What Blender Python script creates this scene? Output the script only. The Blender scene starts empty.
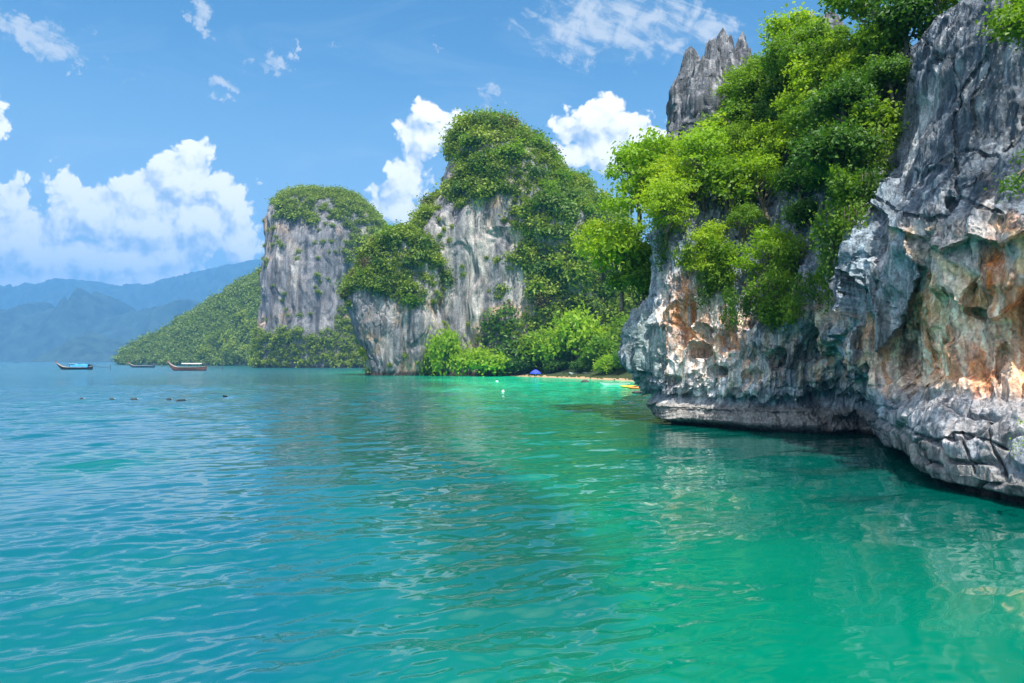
import bpy, math, random
import numpy as np

random.seed(7)
rng = np.random.default_rng(7)
S = bpy.context.scene
COL = S.collection

# ------------------------------------------------------------------ camera
H, F, HY = 3.6, 700.0, 361.0          # eye height, focal length (px at 1024 wide), horizon row
cam_d = bpy.data.cameras.new('camera')
cam = bpy.data.objects.new('camera', cam_d)
COL.objects.link(cam)
cam.location = (0, 0, H)
cam.rotation_euler = (math.radians(90), 0, 0)
cam_d.sensor_width = 36
cam_d.lens = 36 * F / 1024
cam_d.shift_y = (HY - 341.5) / 1024
cam_d.clip_end = 20000
S.camera = cam
S.render.resolution_x, S.render.resolution_y = 1024, 683

# ------------------------------------------------------------------ sky, sun, exposure
SUN_EL, SUN_AZ = math.radians(66), math.radians(163)   # azimuth clockwise from +Y (view direction)
SKY_STRENGTH, SUN_STRENGTH, EXPOSURE = 0.105, 5.0, 0.85
S.view_settings.view_transform = 'Standard'
S.view_settings.look = 'None'
S.view_settings.exposure = EXPOSURE
S.view_settings.gamma = 1
sun_d = bpy.data.lights.new('sun', 'SUN')
sun_d.energy, sun_d.angle, sun_d.color = SUN_STRENGTH, math.radians(0.5), (1.0, 0.95, 0.86)
sun = bpy.data.objects.new('sun', sun_d)
COL.objects.link(sun)
sun.rotation_euler = (math.pi / 2 - SUN_EL, 0, math.pi - SUN_AZ)
sun.location = (60, -40, 90)

W = bpy.data.worlds.new('World')
S.world = W
W.use_nodes = True


class NG:
    """tiny helper for building node graphs"""
    def __init__(self, tree):
        self.t = tree
        self.n, self.l = tree.nodes, tree.links

    def new(self, typ, **kw):
        nd = self.n.new(typ)
        for k, v in kw.items():
            setattr(nd, k, v)
        return nd

    def put(self, sock, v):
        if v is None:
            return
        if hasattr(v, 'is_output'):
            self.l.new(v, sock)
        else:
            sock.default_value = v

    def m(self, op, a=None, b=None, c=None, clamp=False):
        nd = self.new('ShaderNodeMath', operation=op, use_clamp=clamp)
        for i, v in enumerate((a, b, c)):
            self.put(nd.inputs[i], v)
        return nd.outputs[0]

    def v(self, op, a=None, b=None, out=0):
        nd = self.new('ShaderNodeVectorMath', operation=op)
        self.put(nd.inputs[0], a)
        if b is not None:
            self.put(nd.inputs[1], b)
        return nd.outputs[out]

    def ss(self, x, lo, hi, a=0.0, b=1.0, kind='SMOOTHSTEP'):
        nd = self.new('ShaderNodeMapRange', interpolation_type=kind)
        self.put(nd.inputs['Value'], x)
        nd.inputs['From Min'].default_value = lo
        nd.inputs['From Max'].default_value = hi
        nd.inputs['To Min'].default_value = a
        nd.inputs['To Max'].default_value = b
        return nd.outputs[0]

    def mix(self, f, a, b, mode='MIX'):
        nd = self.new('ShaderNodeMix', data_type='RGBA', blend_type=mode)
        self.put(nd.inputs['Factor'], f)
        for k, v in ((6, a), (7, b)):
            if isinstance(v, tuple) and len(v) == 3:
                v = v + (1,)
            self.put(nd.inputs[k], v)
        return nd.outputs[2]

    def noise(self, vec, scale, detail=4, rough=0.55, dist=0.0, dim='3D', out=0):
        nd = self.new('ShaderNodeTexNoise', noise_dimensions=dim)
        self.put(nd.inputs['Vector'], vec)
        nd.inputs['Scale'].default_value = scale
        nd.inputs['Detail'].default_value = detail
        nd.inputs['Roughness'].default_value = rough
        nd.inputs['Distortion'].default_value = dist
        return nd.outputs[out]

    def scale3(self, vec, s):
        return self.v('MULTIPLY', vec, s)


def build_world():
    t = W.node_tree
    t.nodes.clear()
    g = NG(t)
    sky = g.new('ShaderNodeTexSky', sky_type='NISHITA', sun_disc=False)
    sky.sun_elevation, sky.sun_rotation = SUN_EL, SUN_AZ
    sky.air_density, sky.dust_density, sky.ozone_density = 1.0, 0.3, 3.0
    # clouds: a 2D chart of sky directions (tangents of azimuth and height about the +Y axis)
    D = g.new('ShaderNodeTexCoord').outputs['Generated']
    sep = g.new('ShaderNodeSeparateXYZ')
    g.l.new(D, sep.inputs[0])
    y = g.m('MAXIMUM', sep.outputs[1], 0.08)
    u = g.m('DIVIDE', sep.outputs[0], y)
    w = g.m('DIVIDE', sep.outputs[2], y)
    cmb = g.new('ShaderNodeCombineXYZ')
    g.l.new(u, cmb.inputs[0])
    g.l.new(w, cmb.inputs[1])
    P = cmb.outputs[0]

    def q(px, py):
        return ((px - 512) / F, (HY - py) / F)
    blobs = [(150, 200, 30, 34), (170, 208, 46, 36), (60, 232, 30, 24), (30, 284, 90, 24), (150, 282, 100, 16), (187, 172, 31, 36), (182, 190, 40, 40), (226, 200, 30, 30), (205, 225, 50, 34),
             (68, 178, 24, 20), (95, 208, 42, 28), (140, 228, 60, 28), (235, 232, 26, 34),
             (8, 190, 20, 24), (15, 235, 50, 36), (55, 262, 70, 30), (-8, 125, 20, 30), (130, 262, 90, 18),
             (432, 118, 22, 17), (418, 140, 24, 26), (406, 170, 22, 28), (396, 205, 30, 26), (450, 125, 20, 18),
             (600, 122, 36, 28), (566, 130, 22, 20), (632, 140, 36, 24), (605, 150, 56, 26), (645, 150, 26, 22)]
    # group: smooth union of puffs + billow
    gt = bpy.data.node_groups.new('cloud_height', 'ShaderNodeTree')
    gt.interface.new_socket('P', in_out='INPUT', socket_type='NodeSocketVector')
    gt.interface.new_socket('h', in_out='OUTPUT', socket_type='NodeSocketFloat')
    gt.interface.new_socket('body', in_out='OUTPUT', socket_type='NodeSocketFloat')
    gt.interface.new_socket('puff', in_out='OUTPUT', socket_type='NodeSocketFloat')
    k = NG(gt)
    gi, go = k.new('NodeGroupInput'), k.new('NodeGroupOutput')
    p0 = gi.outputs[0]
    wn = k.noise(p0, 9.0, 3, 0.6, dim='2D', out=1)
    pw = k.v('ADD', p0, k.v('MULTIPLY', k.v('SUBTRACT', wn, (0.5, 0.5, 0.5)), (0.05, 0.05, 0)))
    acc = None
    for (cx, cy, rx, ry) in blobs:
        c = q(cx, cy)
        d = k.v('MULTIPLY', k.v('SUBTRACT', pw, (c[0], c[1], 0)), (F / rx, F / ry, 0))
        L = k.m('SUBTRACT', 1.0, k.v('LENGTH', d, out=1))
        L = k.m('MULTIPLY', L, (rx * ry) ** 0.5 / 34)
        if acc is None:
            acc = L
        else:
            acc = k.m('SMOOTH_MAX', acc, L, 0.25)
    vo = k.new('ShaderNodeTexVoronoi', voronoi_dimensions='2D', feature='F1')
    vo.inputs['Scale'].default_value = 22
    vo.inputs['Detail'].default_value = 2.5
    vo.inputs['Roughness'].default_value = 0.55
    vo.inputs['Lacunarity'].default_value = 2.3
    k.l.new(pw, vo.inputs['Vector'])
    bil = k.m('SUBTRACT', 0.5, vo.outputs['Distance'])
    fb = k.m('SUBTRACT', k.noise(p0, 60, 5, 0.6, dim='2D'), 0.5)
    puff = k.m('ADD', k.m('MULTIPLY', bil, 0.6), k.m('MULTIPLY', fb, 0.22))
    h = k.m('ADD', k.m('ADD', acc, 0.22), puff)
    k.l.new(h, go.inputs[0])
    k.l.new(acc, go.inputs[1])
    k.l.new(puff, go.inputs[2])

    def cloud(vec):
        nd = g.new('ShaderNodeGroup')
        nd.node_tree = gt
        g.l.new(vec, nd.inputs[0])
        return nd.outputs
    c0_ = cloud(P)
    h0 = c0_[0]
    c1_ = cloud(g.v('ADD', P, (0.012, 0.022, 0)))
    front = g.m('GREATER_THAN', sep.outputs[1], 0.12)
    alpha = g.m('MULTIPLY', g.ss(h0, 0.0, 0.20), front)
    # bases thin out towards the horizon
    basen = g.noise(P, 7, 4, 0.6, dim='2D')
    lowf = g.ss(g.m('ADD', w, g.m('MULTIPLY', g.m('SUBTRACT', basen, 0.5), 0.10)), 0.06, 0.20, 0.72, 1.0)
    alpha = g.m('MULTIPLY', alpha, lowf)
    lit = g.m('ADD', g.m('MULTIPLY', g.m('SUBTRACT', c0_[1], c1_[1]), 0.42), g.m('MULTIPLY', g.m('SUBTRACT', c0_[2], c1_[2]), 0.85))
    lit = g.ss(lit, -0.50, 0.26)
    ccol = g.mix(lit, (0.34, 0.44, 0.57), (1.0, 0.97, 0.91))
    # thin high cirrus
    st = g.v('MULTIPLY', g.v('ADD', P, (0, 0, 0)), (1.2, 4.0, 0))
    ci = g.noise(st, 3.0, 8, 0.62, 0.6, dim='2D')
    wisw = g.v('MULTIPLY', g.v('SUBTRACT', g.noise(P, 24, 4, 0.65, dim='2D', out=1), (0.5, 0.5, 0.5)), (0.085, 0.085, 0))
    Pwis = g.v('ADD', P, wisw)
    wis = None
    for (cx, cy, rx, ry, rot) in ((40, 38, 120, 30, -0.38), (622, 22, 150, 62, 0.1), (270, 63, 34, 18, 0),
                                  (201, 14, 18, 30, 0), (340, 48, 8, 9, 0), (490, 98, 22, 26, 0), (222, 86, 26, 14, 0),
                                  (440, 46, 7, 7, 0), (75, 72, 14, 6, 0), (700, 30, 60, 36, 0), (300, 52, 10, 14, 0)):
        c = q(cx, cy)
        dd = g.v('SUBTRACT', Pwis, (c[0], c[1], 0))
        if rot:
            r = g.new('ShaderNodeVectorRotate', rotation_type='Z_AXIS')
            g.l.new(dd, r.inputs['Vector'])
            r.inputs['Angle'].default_value = -rot
            dd = r.outputs[0]
        e = g.m('SUBTRACT', 1.0, g.v('LENGTH', g.v('MULTIPLY', dd, (F / rx, F / ry, 0)), out=1), clamp=True)
        wis = e if wis is None else g.m('MAXIMUM', wis, e)
    rs = g.new('ShaderNodeVectorRotate', rotation_type='Z_AXIS')
    g.l.new(P, rs.inputs['Vector'])
    rs.inputs['Angle'].default_value = 0.45
    rot_s = rs.outputs[0]
    stn = g.noise(P, 26, 7, 0.66, 0.4, dim='2D')
    stk = g.noise(g.v('MULTIPLY', rot_s, (9.0, 46.0, 0)), 1.0, 6, 0.62, 0.5, dim='2D')
    wa = g.ss(g.m('ADD', g.m('MULTIPLY', g.ss(wis, 0.0, 0.7), 0.42), g.m('SUBTRACT', g.m('ADD', g.m('MULTIPLY', stn, 0.95), g.m('MULTIPLY', stk, 0.75)), 1.05)), 0.0, 0.42, 0, 0.85)
    wa = g.m('MULTIPLY', g.m('MULTIPLY', wa, g.ss(wis, 0, 0.2)), front)
    veil = g.m('MULTIPLY', g.ss(ci, 0.48, 0.8, 0, 0.16), front)
    # sky colour
    skyc = g.mix(1.0, sky.outputs[0], (0.56, 0.98, 1.06, 1), 'MULTIPLY')
    skyc = g.v('SCALE', skyc)
    skyc.node.inputs['Scale'].default_value = SKY_STRENGTH
    lowv = g.m('MULTIPLY', g.ss(sep.outputs[2], 0.44, 0.04, 0.0, 0.72), g.ss(sep.outputs[1], -0.2, 0.3))
    skyc = g.mix(lowv, skyc, (0.36, 0.46, 0.54))       # milky air low in the sky
    cl = g.v('SCALE', ccol)
    cl.node.inputs['Scale'].default_value = 1.0
    c1 = g.mix(veil, skyc, (0.40, 0.50, 0.58))
    c2 = g.mix(wa, c1, (0.50, 0.54, 0.58))
    # unseen cloud added overhead and behind the viewer to lift shade and brighten ripples
    zc = sep.outputs[2]
    ov = g.v('SCALE', D)
    g.l.new(g.m('DIVIDE', 1.0, g.m('ADD', g.m('MAXIMUM', zc, 0.0), 0.12)), ov.node.inputs['Scale'])
    on = g.noise(ov, 1.1, 6, 0.6, 0.3)
    hi = g.ss(zc, 0.55, 0.92)
    lo = g.m('MULTIPLY', g.ss(zc, 0.12, 0.3), g.ss(sep.outputs[1], 0.25, -0.15))
    oa = g.m('MULTIPLY', g.m('MAXIMUM', hi, lo), g.ss(on, 0.25, 0.72, 0.1, 0.9))
    c2 = g.mix(oa, c2, (1.9, 1.92, 1.92))
    c3 = g.mix(alpha, c2, cl)
    bg = g.new('ShaderNodeBackground')
    g.l.new(c3, bg.inputs['Color'])
    bg.inputs['Strength'].default_value = 1.0
    out = g.new('ShaderNodeOutputWorld')
    g.l.new(bg.outputs[0], out.inputs['Surface'])
    W.cycles.sampling_method = 'MANUAL'
    W.cycles.sample_map_resolution = 512


build_world()

# ------------------------------------------------------------------ render settings
cy = S.cycles
cy.use_denoising = True
cy.denoiser = 'OPENIMAGEDENOISE'
cy.denoising_input_passes = 'RGB_ALBEDO_NORMAL'
cy.max_bounces = 6
cy.diffuse_bounces = 3
cy.glossy_bounces = 3
cy.transmission_bounces = 4
cy.transparent_max_bounces = 8
cy.volume_bounces = 0
cy.sample_clamp_indirect = 6
cy.caustics_reflective = False
cy.caustics_refractive = False

# ------------------------------------------------------------------ numpy noise
_perm = np.random.default_rng(3).permutation(256)
_perm = np.concatenate([_perm, _perm, _perm[:2]])
_grad = np.random.default_rng(4).normal(size=(256, 3))
_grad /= np.linalg.norm(_grad, axis=1)[:, None]


def perlin(p):
    p = np.asarray(p, float)
    sh = p.shape[:-1]
    p = p.reshape(-1, 3)
    i = np.floor(p).astype(int)
    f = p - i
    i &= 255
    u = f * f * f * (f * (f * 6 - 15) + 10)
    res = 0
    for dx in (0, 1):
        wx = u[:, 0] if dx else 1 - u[:, 0]
        a = _perm[i[:, 0] + dx]
        for dy in (0, 1):
            wy = u[:, 1] if dy else 1 - u[:, 1]
            b = _perm[(a + i[:, 1] + dy) & 255]
            for dz in (0, 1):
                wz = u[:, 2] if dz else 1 - u[:, 2]
                gidx = _perm[(b + i[:, 2] + dz) & 255]
                g = _grad[gidx]
                res = res + wx * wy * wz * ((f[:, 0] - dx) * g[:, 0] + (f[:, 1] - dy) * g[:, 1] + (f[:, 2] - dz) * g[:, 2])
    return res.reshape(sh) * 1.5


def fbm(p, oct=4, gain=0.5, lac=2.03):
    s, a = 0, 1.0
    p = np.asarray(p, float)
    for o in range(oct):
        s = s + a * perlin(p + 17.3 * o)
        p, a = p * lac, a * gain
    return s


def ridged(p, oct=4, gain=0.5):
    s, a = 0, 1.0
    p = np.asarray(p, float)
    for o in range(oct):
        s = s + a * (1 - 2 * np.abs(perlin(p + 9.1 * o)))
        p, a = p * 2.07, a * gain
    return s


def sstep(x, a, b):
    t = np.clip((x - a) / (b - a), 0, 1)
    return t * t * (3 - 2 * t)


def world_pt(px, py, d):
    px, py, d = (np.asarray(v, float) for v in (px, py, d))
    return np.stack([(px - 512) * d / F, d + 0 * px, H + (HY - py) * d / F], -1)


def pix(p):
    y = np.maximum(p[..., 1], 0.5)
    return 512 + F * p[..., 0] / y, HY - F * (p[..., 2] - H) / y


# ------------------------------------------------------------------ mesh helpers
def mesh_np(name, verts, faces, mats, attrs=None, smooth=True):
    """verts (n,3), faces (m,k) with k = 3 or 4"""
    me = bpy.data.meshes.new(name)
    verts = np.ascontiguousarray(verts, dtype=np.float32)
    faces = np.ascontiguousarray(faces, dtype=np.int32)
    m, k = faces.shape
    me.vertices.add(len(verts))
    me.vertices.foreach_set('co', verts.ravel())
    me.loops.add(m * k)
    me.loops.foreach_set('vertex_index', faces.ravel())
    me.polygons.add(m)
    me.polygons.foreach_set('loop_start', np.arange(0, m * k, k, dtype=np.int32))
    me.polygons.foreach_set('loop_total', np.full(m, k, dtype=np.int32))
    me.polygons.foreach_set('use_smooth', np.full(m, smooth, dtype=bool))
    for mt in (mats if isinstance(mats, (list, tuple)) else [mats]):
        me.materials.append(mt)
    for an, (dom, data) in (attrs or {}).items():
        data = np.asarray(data, dtype=np.float32)
        if data.ndim == 1:
            a = me.attributes.new(an, 'FLOAT', dom)
            a.data.foreach_set('value', data)
        else:
            if data.shape[1] == 3:
                data = np.concatenate([data, np.ones((len(data), 1), np.float32)], 1)
            a = me.attributes.new(an, 'FLOAT_COLOR', dom)
            a.data.foreach_set('color', np.ascontiguousarray(data).ravel())
    me.update()
    me.validate()
    return me


def link(name, me, parent=None, loc=(0, 0, 0), rz=0.0, scale=(1, 1, 1)):
    o = bpy.data.objects.new(name, me)
    COL.objects.link(o)
    o.location = loc
    o.rotation_euler = (0, 0, rz)
    o.scale = scale
    if parent is not None:
        o.parent = parent
    return o


def tag(o, label=None, cat=None, group=None, kind=None):
    if label:
        o['label'] = label
    if cat:
        o['category'] = cat
    if group:
        o['group'] = group
    if kind:
        o['kind'] = kind
    return o


def grid_faces(nu, nv, closed=False):
    i = np.arange(nu if closed else nu - 1)[:, None]
    j = np.arange(nv - 1)[None, :]
    i2 = (i + 1) % nu
    return np.stack([i * nv + j, i2 * nv + j, i2 * nv + j + 1, i * nv + j + 1], -1).reshape(-1, 4)


def catmull(A, t, closed=False):
    """resample array A along axis 0 at float parameters t"""
    n = len(A)
    i = np.floor(t).astype(int)
    if not closed:
        i = np.clip(i, 0, n - 2)
    f = (t - i).reshape((-1,) + (1,) * (A.ndim - 1))

    def at(k):
        if closed:
            return A[k % n]
        lo = np.clip(k, 0, n - 1)
        return A[lo]
    p0, p1, p2, p3 = at(i - 1), at(i), at(i + 1), at(i + 2)
    return 0.5 * (2 * p1 + (p2 - p0) * f + (2 * p0 - 5 * p1 + 4 * p2 - p3) * f ** 2 + (3 * p1 - p0 - 3 * p2 + p3) * f ** 3)


def grid_normals(G, closed=False):
    if closed:
        du = np.roll(G, -1, 0) - np.roll(G, 1, 0)
    else:
        du = np.gradient(G, axis=0)
    dv = np.gradient(G, axis=1)
    n = np.cross(du, dv)
    return n / np.maximum(np.linalg.norm(n, axis=-1, keepdims=True), 1e-9)


def blend(c, m, col):
    return c * (1 - m[..., None]) + np.array(col) * m[..., None]

# ------------------------------------------------------------------ materials
def new_mat(name):
    m = bpy.data.materials.new(name)
    m.use_nodes = True
    m.node_tree.nodes.clear()
    g = NG(m.node_tree)
    out = g.new('ShaderNodeOutputMaterial')
    return m, g, out


def rock_material(name, fine=1.0, bump=0.6, dist=0.12):
    """limestone: per-vertex mineral colour broken up by fine speckle, drip streaks and pits"""
    m, g, out = new_mat(name)
    at = g.new('ShaderNodeAttribute', attribute_name='tint').outputs['Color']
    pos = g.new('ShaderNodeTexCoord').outputs['Object']
    n1 = g.noise(g.scale3(pos, (1, 1, 0.22)), 2.2 * fine, 8, 0.68)
    n2 = g.noise(g.scale3(pos, (1, 1, 0.08)), 3.5 * fine, 5, 0.6, 0.5)
    n3 = g.noise(pos, 9 * fine, 6, 0.7)
    mul = g.m('MULTIPLY', g.ss(n1, 0.25, 0.75, 0.45, 1.5, 'LINEAR'), g.ss(n2, 0.3, 0.7, 0.65, 1.4, 'LINEAR'))
    mul = g.m('MULTIPLY', mul, g.ss(n3, 0.3, 0.7, 0.55, 1.45, 'LINEAR'))
    c = g.v('SCALE', at)
    g.l.new(mul, c.node.inputs['Scale'])
    b = g.new('ShaderNodeBump')
    b.inputs['Strength'].default_value = bump
    b.inputs['Distance'].default_value = dist / fine
    n2a = g.m('ABSOLUTE', g.m('SUBTRACT', g.noise(g.scale3(pos, (1, 1, 0.07)), 2.6 * fine, 3, 0.5, 0.3), 0.5))
    n4 = g.m('ABSOLUTE', g.m('SUBTRACT', g.noise(g.scale3(pos, (1, 1, 0.5)), 4.0 * fine, 4, 0.6), 0.5))
    hgt = g.m('ADD', g.m('ADD', g.m('MULTIPLY', n1, 0.7), g.m('MULTIPLY', n4, 0.9)), g.m('ADD', g.m('MULTIPLY', n2a, 3.0), g.m('MULTIPLY', n3, 0.5)))
    g.l.new(hgt, b.inputs['Height'])
    bs = g.new('ShaderNodeBsdfPrincipled')
    g.l.new(c, bs.inputs['Base Color'])
    bs.inputs['Roughness'].default_value = 0.85
    bs.inputs['Specular IOR Level'].default_value = 0.12
    g.l.new(b.outputs[0], bs.inputs['Normal'])
    g.l.new(bs.outputs[0], out.inputs['Surface'])
    return m


def leaf_material(name, c0, c1, trans=0.35, obj_var=0.5):
    m, g, out = new_mat(name)
    r = g.new('ShaderNodeAttribute', attribute_name='rnd').outputs['Fac']
    oi = g.new('ShaderNodeObjectInfo').outputs['Random']
    f = g.m('ADD', g.m('MULTIPLY', r, 1 - obj_var), g.m('MULTIPLY', oi, obj_var))
    f = g.m('POWER', f, 1.35)
    c = g.mix(f, c0, c1)
    bs = g.new('ShaderNodeBsdfPrincipled')
    g.l.new(c, bs.inputs['Base Color'])
    bs.inputs['Roughness'].default_value = 0.5
    bs.inputs['Specular IOR Level'].default_value = 0.3
    tr = g.new('ShaderNodeBsdfTranslucent')
    tc = g.mix(1.0, c, (1.5, 1.5, 0.7), 'MULTIPLY')
    g.l.new(tc, tr.inputs['Color'])
    mx = g.new('ShaderNodeMixShader')
    mx.inputs[0].default_value = trans
    g.l.new(bs.outputs[0], mx.inputs[1])
    g.l.new(tr.outputs[0], mx.inputs[2])
    g.l.new(mx.outputs[0], out.inputs['Surface'])
    return m


def plain_material(name, col, rough=0.6, var=0.25, scale=6.0, spec=0.4):
    m, g, out = new_mat(name)
    pos = g.new('ShaderNodeTexCoord').outputs['Object']
    n = g.noise(pos, scale, 5, 0.6)
    c = g.v('SCALE', tuple(col[:3]))
    g.l.new(g.ss(n, 0.3, 0.7, 1 - var, 1 + var, 'LINEAR'), c.node.inputs['Scale'])
    bs = g.new('ShaderNodeBsdfPrincipled')
    g.l.new(c, bs.inputs['Base Color'])
    bs.inputs['Roughness'].default_value = rough
    bs.inputs['Specular IOR Level'].default_value = spec
    g.l.new(bs.outputs[0], out.inputs['Surface'])
    return m


M_rock = rock_material('limestone', 1.0, 0.8, 0.17)
M_rock_far = rock_material('limestone_weathered', 0.35, 0.7, 0.12)
M_rock_vfar = rock_material('limestone_distant', 0.15, 0.5, 0.12)
M_bark = plain_material('bark', (0.16, 0.13, 0.10), 0.85, 0.4, 8)

# ------------------------------------------------------------------ haze: the sea air
def build_haze():
    m, g, out = new_mat('sea_air')
    vol = g.new('ShaderNodeVolumePrincipled')
    vol.inputs['Color'].default_value = (0.13, 0.39, 0.80, 1)
    vol.inputs['Absorption Color'].default_value = (0, 0, 0, 1)
    vol.inputs['Density'].default_value = 0.00026
    vol.inputs['Anisotropy'].default_value = -0.25
    g.l.new(vol.outputs[0], out.inputs['Volume'])
    r, top, bot = 6600.0, 830.0, -9.0
    v = [(sx * r, sy * r, z) for z in (bot, top) for sx, sy in ((-1, -1), (1, -1), (1, 1), (-1, 1))]
    f = [(3, 2, 1, 0), (4, 5, 6, 7), (0, 1, 5, 4), (1, 2, 6, 5), (2, 3, 7, 6), (3, 0, 4, 7)]
    o = link('haze', mesh_np('haze', v, f, m, smooth=False))
    tag(o, 'pale blue sea haze that veils the far mountains', 'haze', kind='stuff')


build_haze()

# ------------------------------------------------------------------ water
def build_water():
    # polar sheet: fine in front of the viewer, coarse behind, out to the horizon
    a_f = np.linspace(math.radians(-52), math.radians(52), 760)
    a_b = np.linspace(math.radians(52), math.radians(308), 60)[1:-1]
    ang = np.concatenate([a_f, a_b])
    rad = np.concatenate([[0.3, 2.0], np.geomspace(4.0, 120, 620), np.geomspace(122, 6400, 120)])
    A, R = np.meshgrid(ang, rad, indexing='ij')
    X, Y = np.sin(A) * R, np.cos(A) * R
    cell = np.maximum(R * (ang[1] - ang[0]), np.gradient(rad)[None, :] * np.ones_like(R))
    P = np.stack([X, Y, 0 * X], -1)
    wind = math.radians(28)
    cx, sx = math.cos(wind), math.sin(wind)
    U = X * cx + Y * sx
    V = -X * sx + Y * cx
    Z = np.zeros_like(X)
    warp = perlin(np.stack([X / 6, Y / 6, 0 * X + 3.3], -1))
    warp2 = perlin(np.stack([X / 15, Y / 15, 0 * X + 7.3], -1))
    calm = 1 - 0.82 * sstep(X / (Y + 6.0) + 0.12 * warp2, 0.02, 0.30)
    wr = np.random.default_rng(31)
    gust = 0.75 + 0.55 * fbm(np.stack([X / 9, Y / 14, 0 * X + 1.7], -1), 3)
    for wl in np.exp(np.linspace(math.log(0.19), math.log(5.0), 84)):
        th = wr.normal() * 0.38 + (0.0 if wr.random() < 0.88 else 1.0)
        kx, ky = math.sin(th), math.cos(th)
        ph = 2 * np.pi * ((U * kx + V * ky) / wl + wr.random()) + 1.3 * warp * min(1.0, 1.2 / wl) + 1.6 * warp2
        slope = 0.042 * (1.0 if wl < 1.0 else 0.55)
        fade = 1 - sstep(cell, wl * 0.22, wl * 0.5)
        Z += slope * wl / (2 * np.pi) * (np.exp(0.45 * (np.sin(ph) - 1)) * 2.6 - 1.7) * fade * gust * (calm if wl < 3 else 0.5 + 0.5 * calm)
    # calmer in the lee of the cliff
    P[..., 2] = Z
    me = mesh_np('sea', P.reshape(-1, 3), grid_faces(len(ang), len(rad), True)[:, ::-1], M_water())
    # close the hub
    o = link('sea', me)
    tag(o, 'rippled turquoise to emerald sea', 'sea', kind='structure')


def M_water():
    m, g, out = new_mat('sea_water')
    pos = g.new('ShaderNodeTexCoord').outputs['Object']
    sep = g.new('ShaderNodeSeparateXYZ')
    g.l.new(pos, sep.inputs[0])
    x, y = sep.outputs[0], sep.outputs[1]
    n = g.noise(g.scale3(pos, (0.05, 0.03, 0)), 1.0, 4, 0.55)
    n2 = g.noise(g.scale3(pos, (0.16, 0.07, 0)), 1.0, 4, 0.6)
    # shallow sand (emerald) towards the cove on the right, open blue water to the left
    s = g.m('DIVIDE', x, g.m('ADD', y, 3.0))
    s = g.m('ADD', s, g.m('MULTIPLY', g.m('SUBTRACT', n, 0.5), 0.35))
    sh = g.ss(s, -0.36, 0.04)
    far = g.ss(y, 150, 330)
    sh = g.m('MULTIPLY', sh, g.m('SUBTRACT', 1.0, far))
    c = g.mix(sh, (0.0, 0.082, 0.115), (0.0, 0.134, 0.084))
    band = g.ss(g.m('ADD', g.m('MULTIPLY', g.m('SUBTRACT', n2, 0.5), 60), y), 34, 120)
    c = g.mix(g.m('MULTIPLY', band, sh), c, (0.0, 0.50, 0.27))
    c = g.mix(g.ss(n2, 0.45, 0.72, 0, 0.45), c, (0.0, 0.13, 0.085))
    # deeper channel left of the cove, the tower's dark reflection painted into it
    s2 = g.m('SUBTRACT', s, g.ss(y, 34, 8, 0.0, 0.20))
    ch = g.m('MULTIPLY', g.ss(s2, -0.40, -0.24), g.ss(s2, -0.06, -0.14))
    ch = g.m('MULTIPLY', ch, g.m('MULTIPLY', g.ss(y, 6, 12), g.ss(y, 220, 90)))
    c = g.mix(g.m('MULTIPLY', ch, 0.82), c, (0.0, 0.064, 0.060))
    # deep water plus the cliff's shade and reflection, painted dark along its foot
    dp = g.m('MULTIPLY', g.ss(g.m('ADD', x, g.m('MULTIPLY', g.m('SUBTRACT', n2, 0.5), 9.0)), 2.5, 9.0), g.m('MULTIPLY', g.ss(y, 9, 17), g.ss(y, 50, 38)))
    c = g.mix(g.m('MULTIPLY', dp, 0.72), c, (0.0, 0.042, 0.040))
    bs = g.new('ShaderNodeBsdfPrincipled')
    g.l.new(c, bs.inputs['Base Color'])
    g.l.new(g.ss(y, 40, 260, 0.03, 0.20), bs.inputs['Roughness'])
    bs.inputs['IOR'].default_value = 1.45
    # wind ripples too small for the mesh
    w = g.new('ShaderNodeVectorRotate', rotation_type='Z_AXIS')
    g.l.new(pos, w.inputs['Vector'])
    w.inputs['Angle'].default_value = -math.radians(28)
    wv = w.outputs[0]
    r2 = g.noise(g.scale3(wv, (0.35, 0.9, 1)), 1.0, 3, 0.5, 0.3)
    b2 = g.new('ShaderNodeBump')
    g.l.new(g.ss(y, 18, 70, 0.0, 0.9), b2.inputs['Strength'])
    b2.inputs['Distance'].default_value = 0.35
    g.l.new(r2, b2.inputs['Height'])
    g.l.new(b2.outputs[0], bs.inputs['Normal'])
    g.l.new(bs.outputs[0], out.inputs['Surface'])
    return m


build_water()

# ------------------------------------------------------------------ far mountains
M_hill = plain_material('hill_forest', (0.030, 0.055, 0.042), 0.9, 0.5, 0.02, 0.1)


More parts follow.
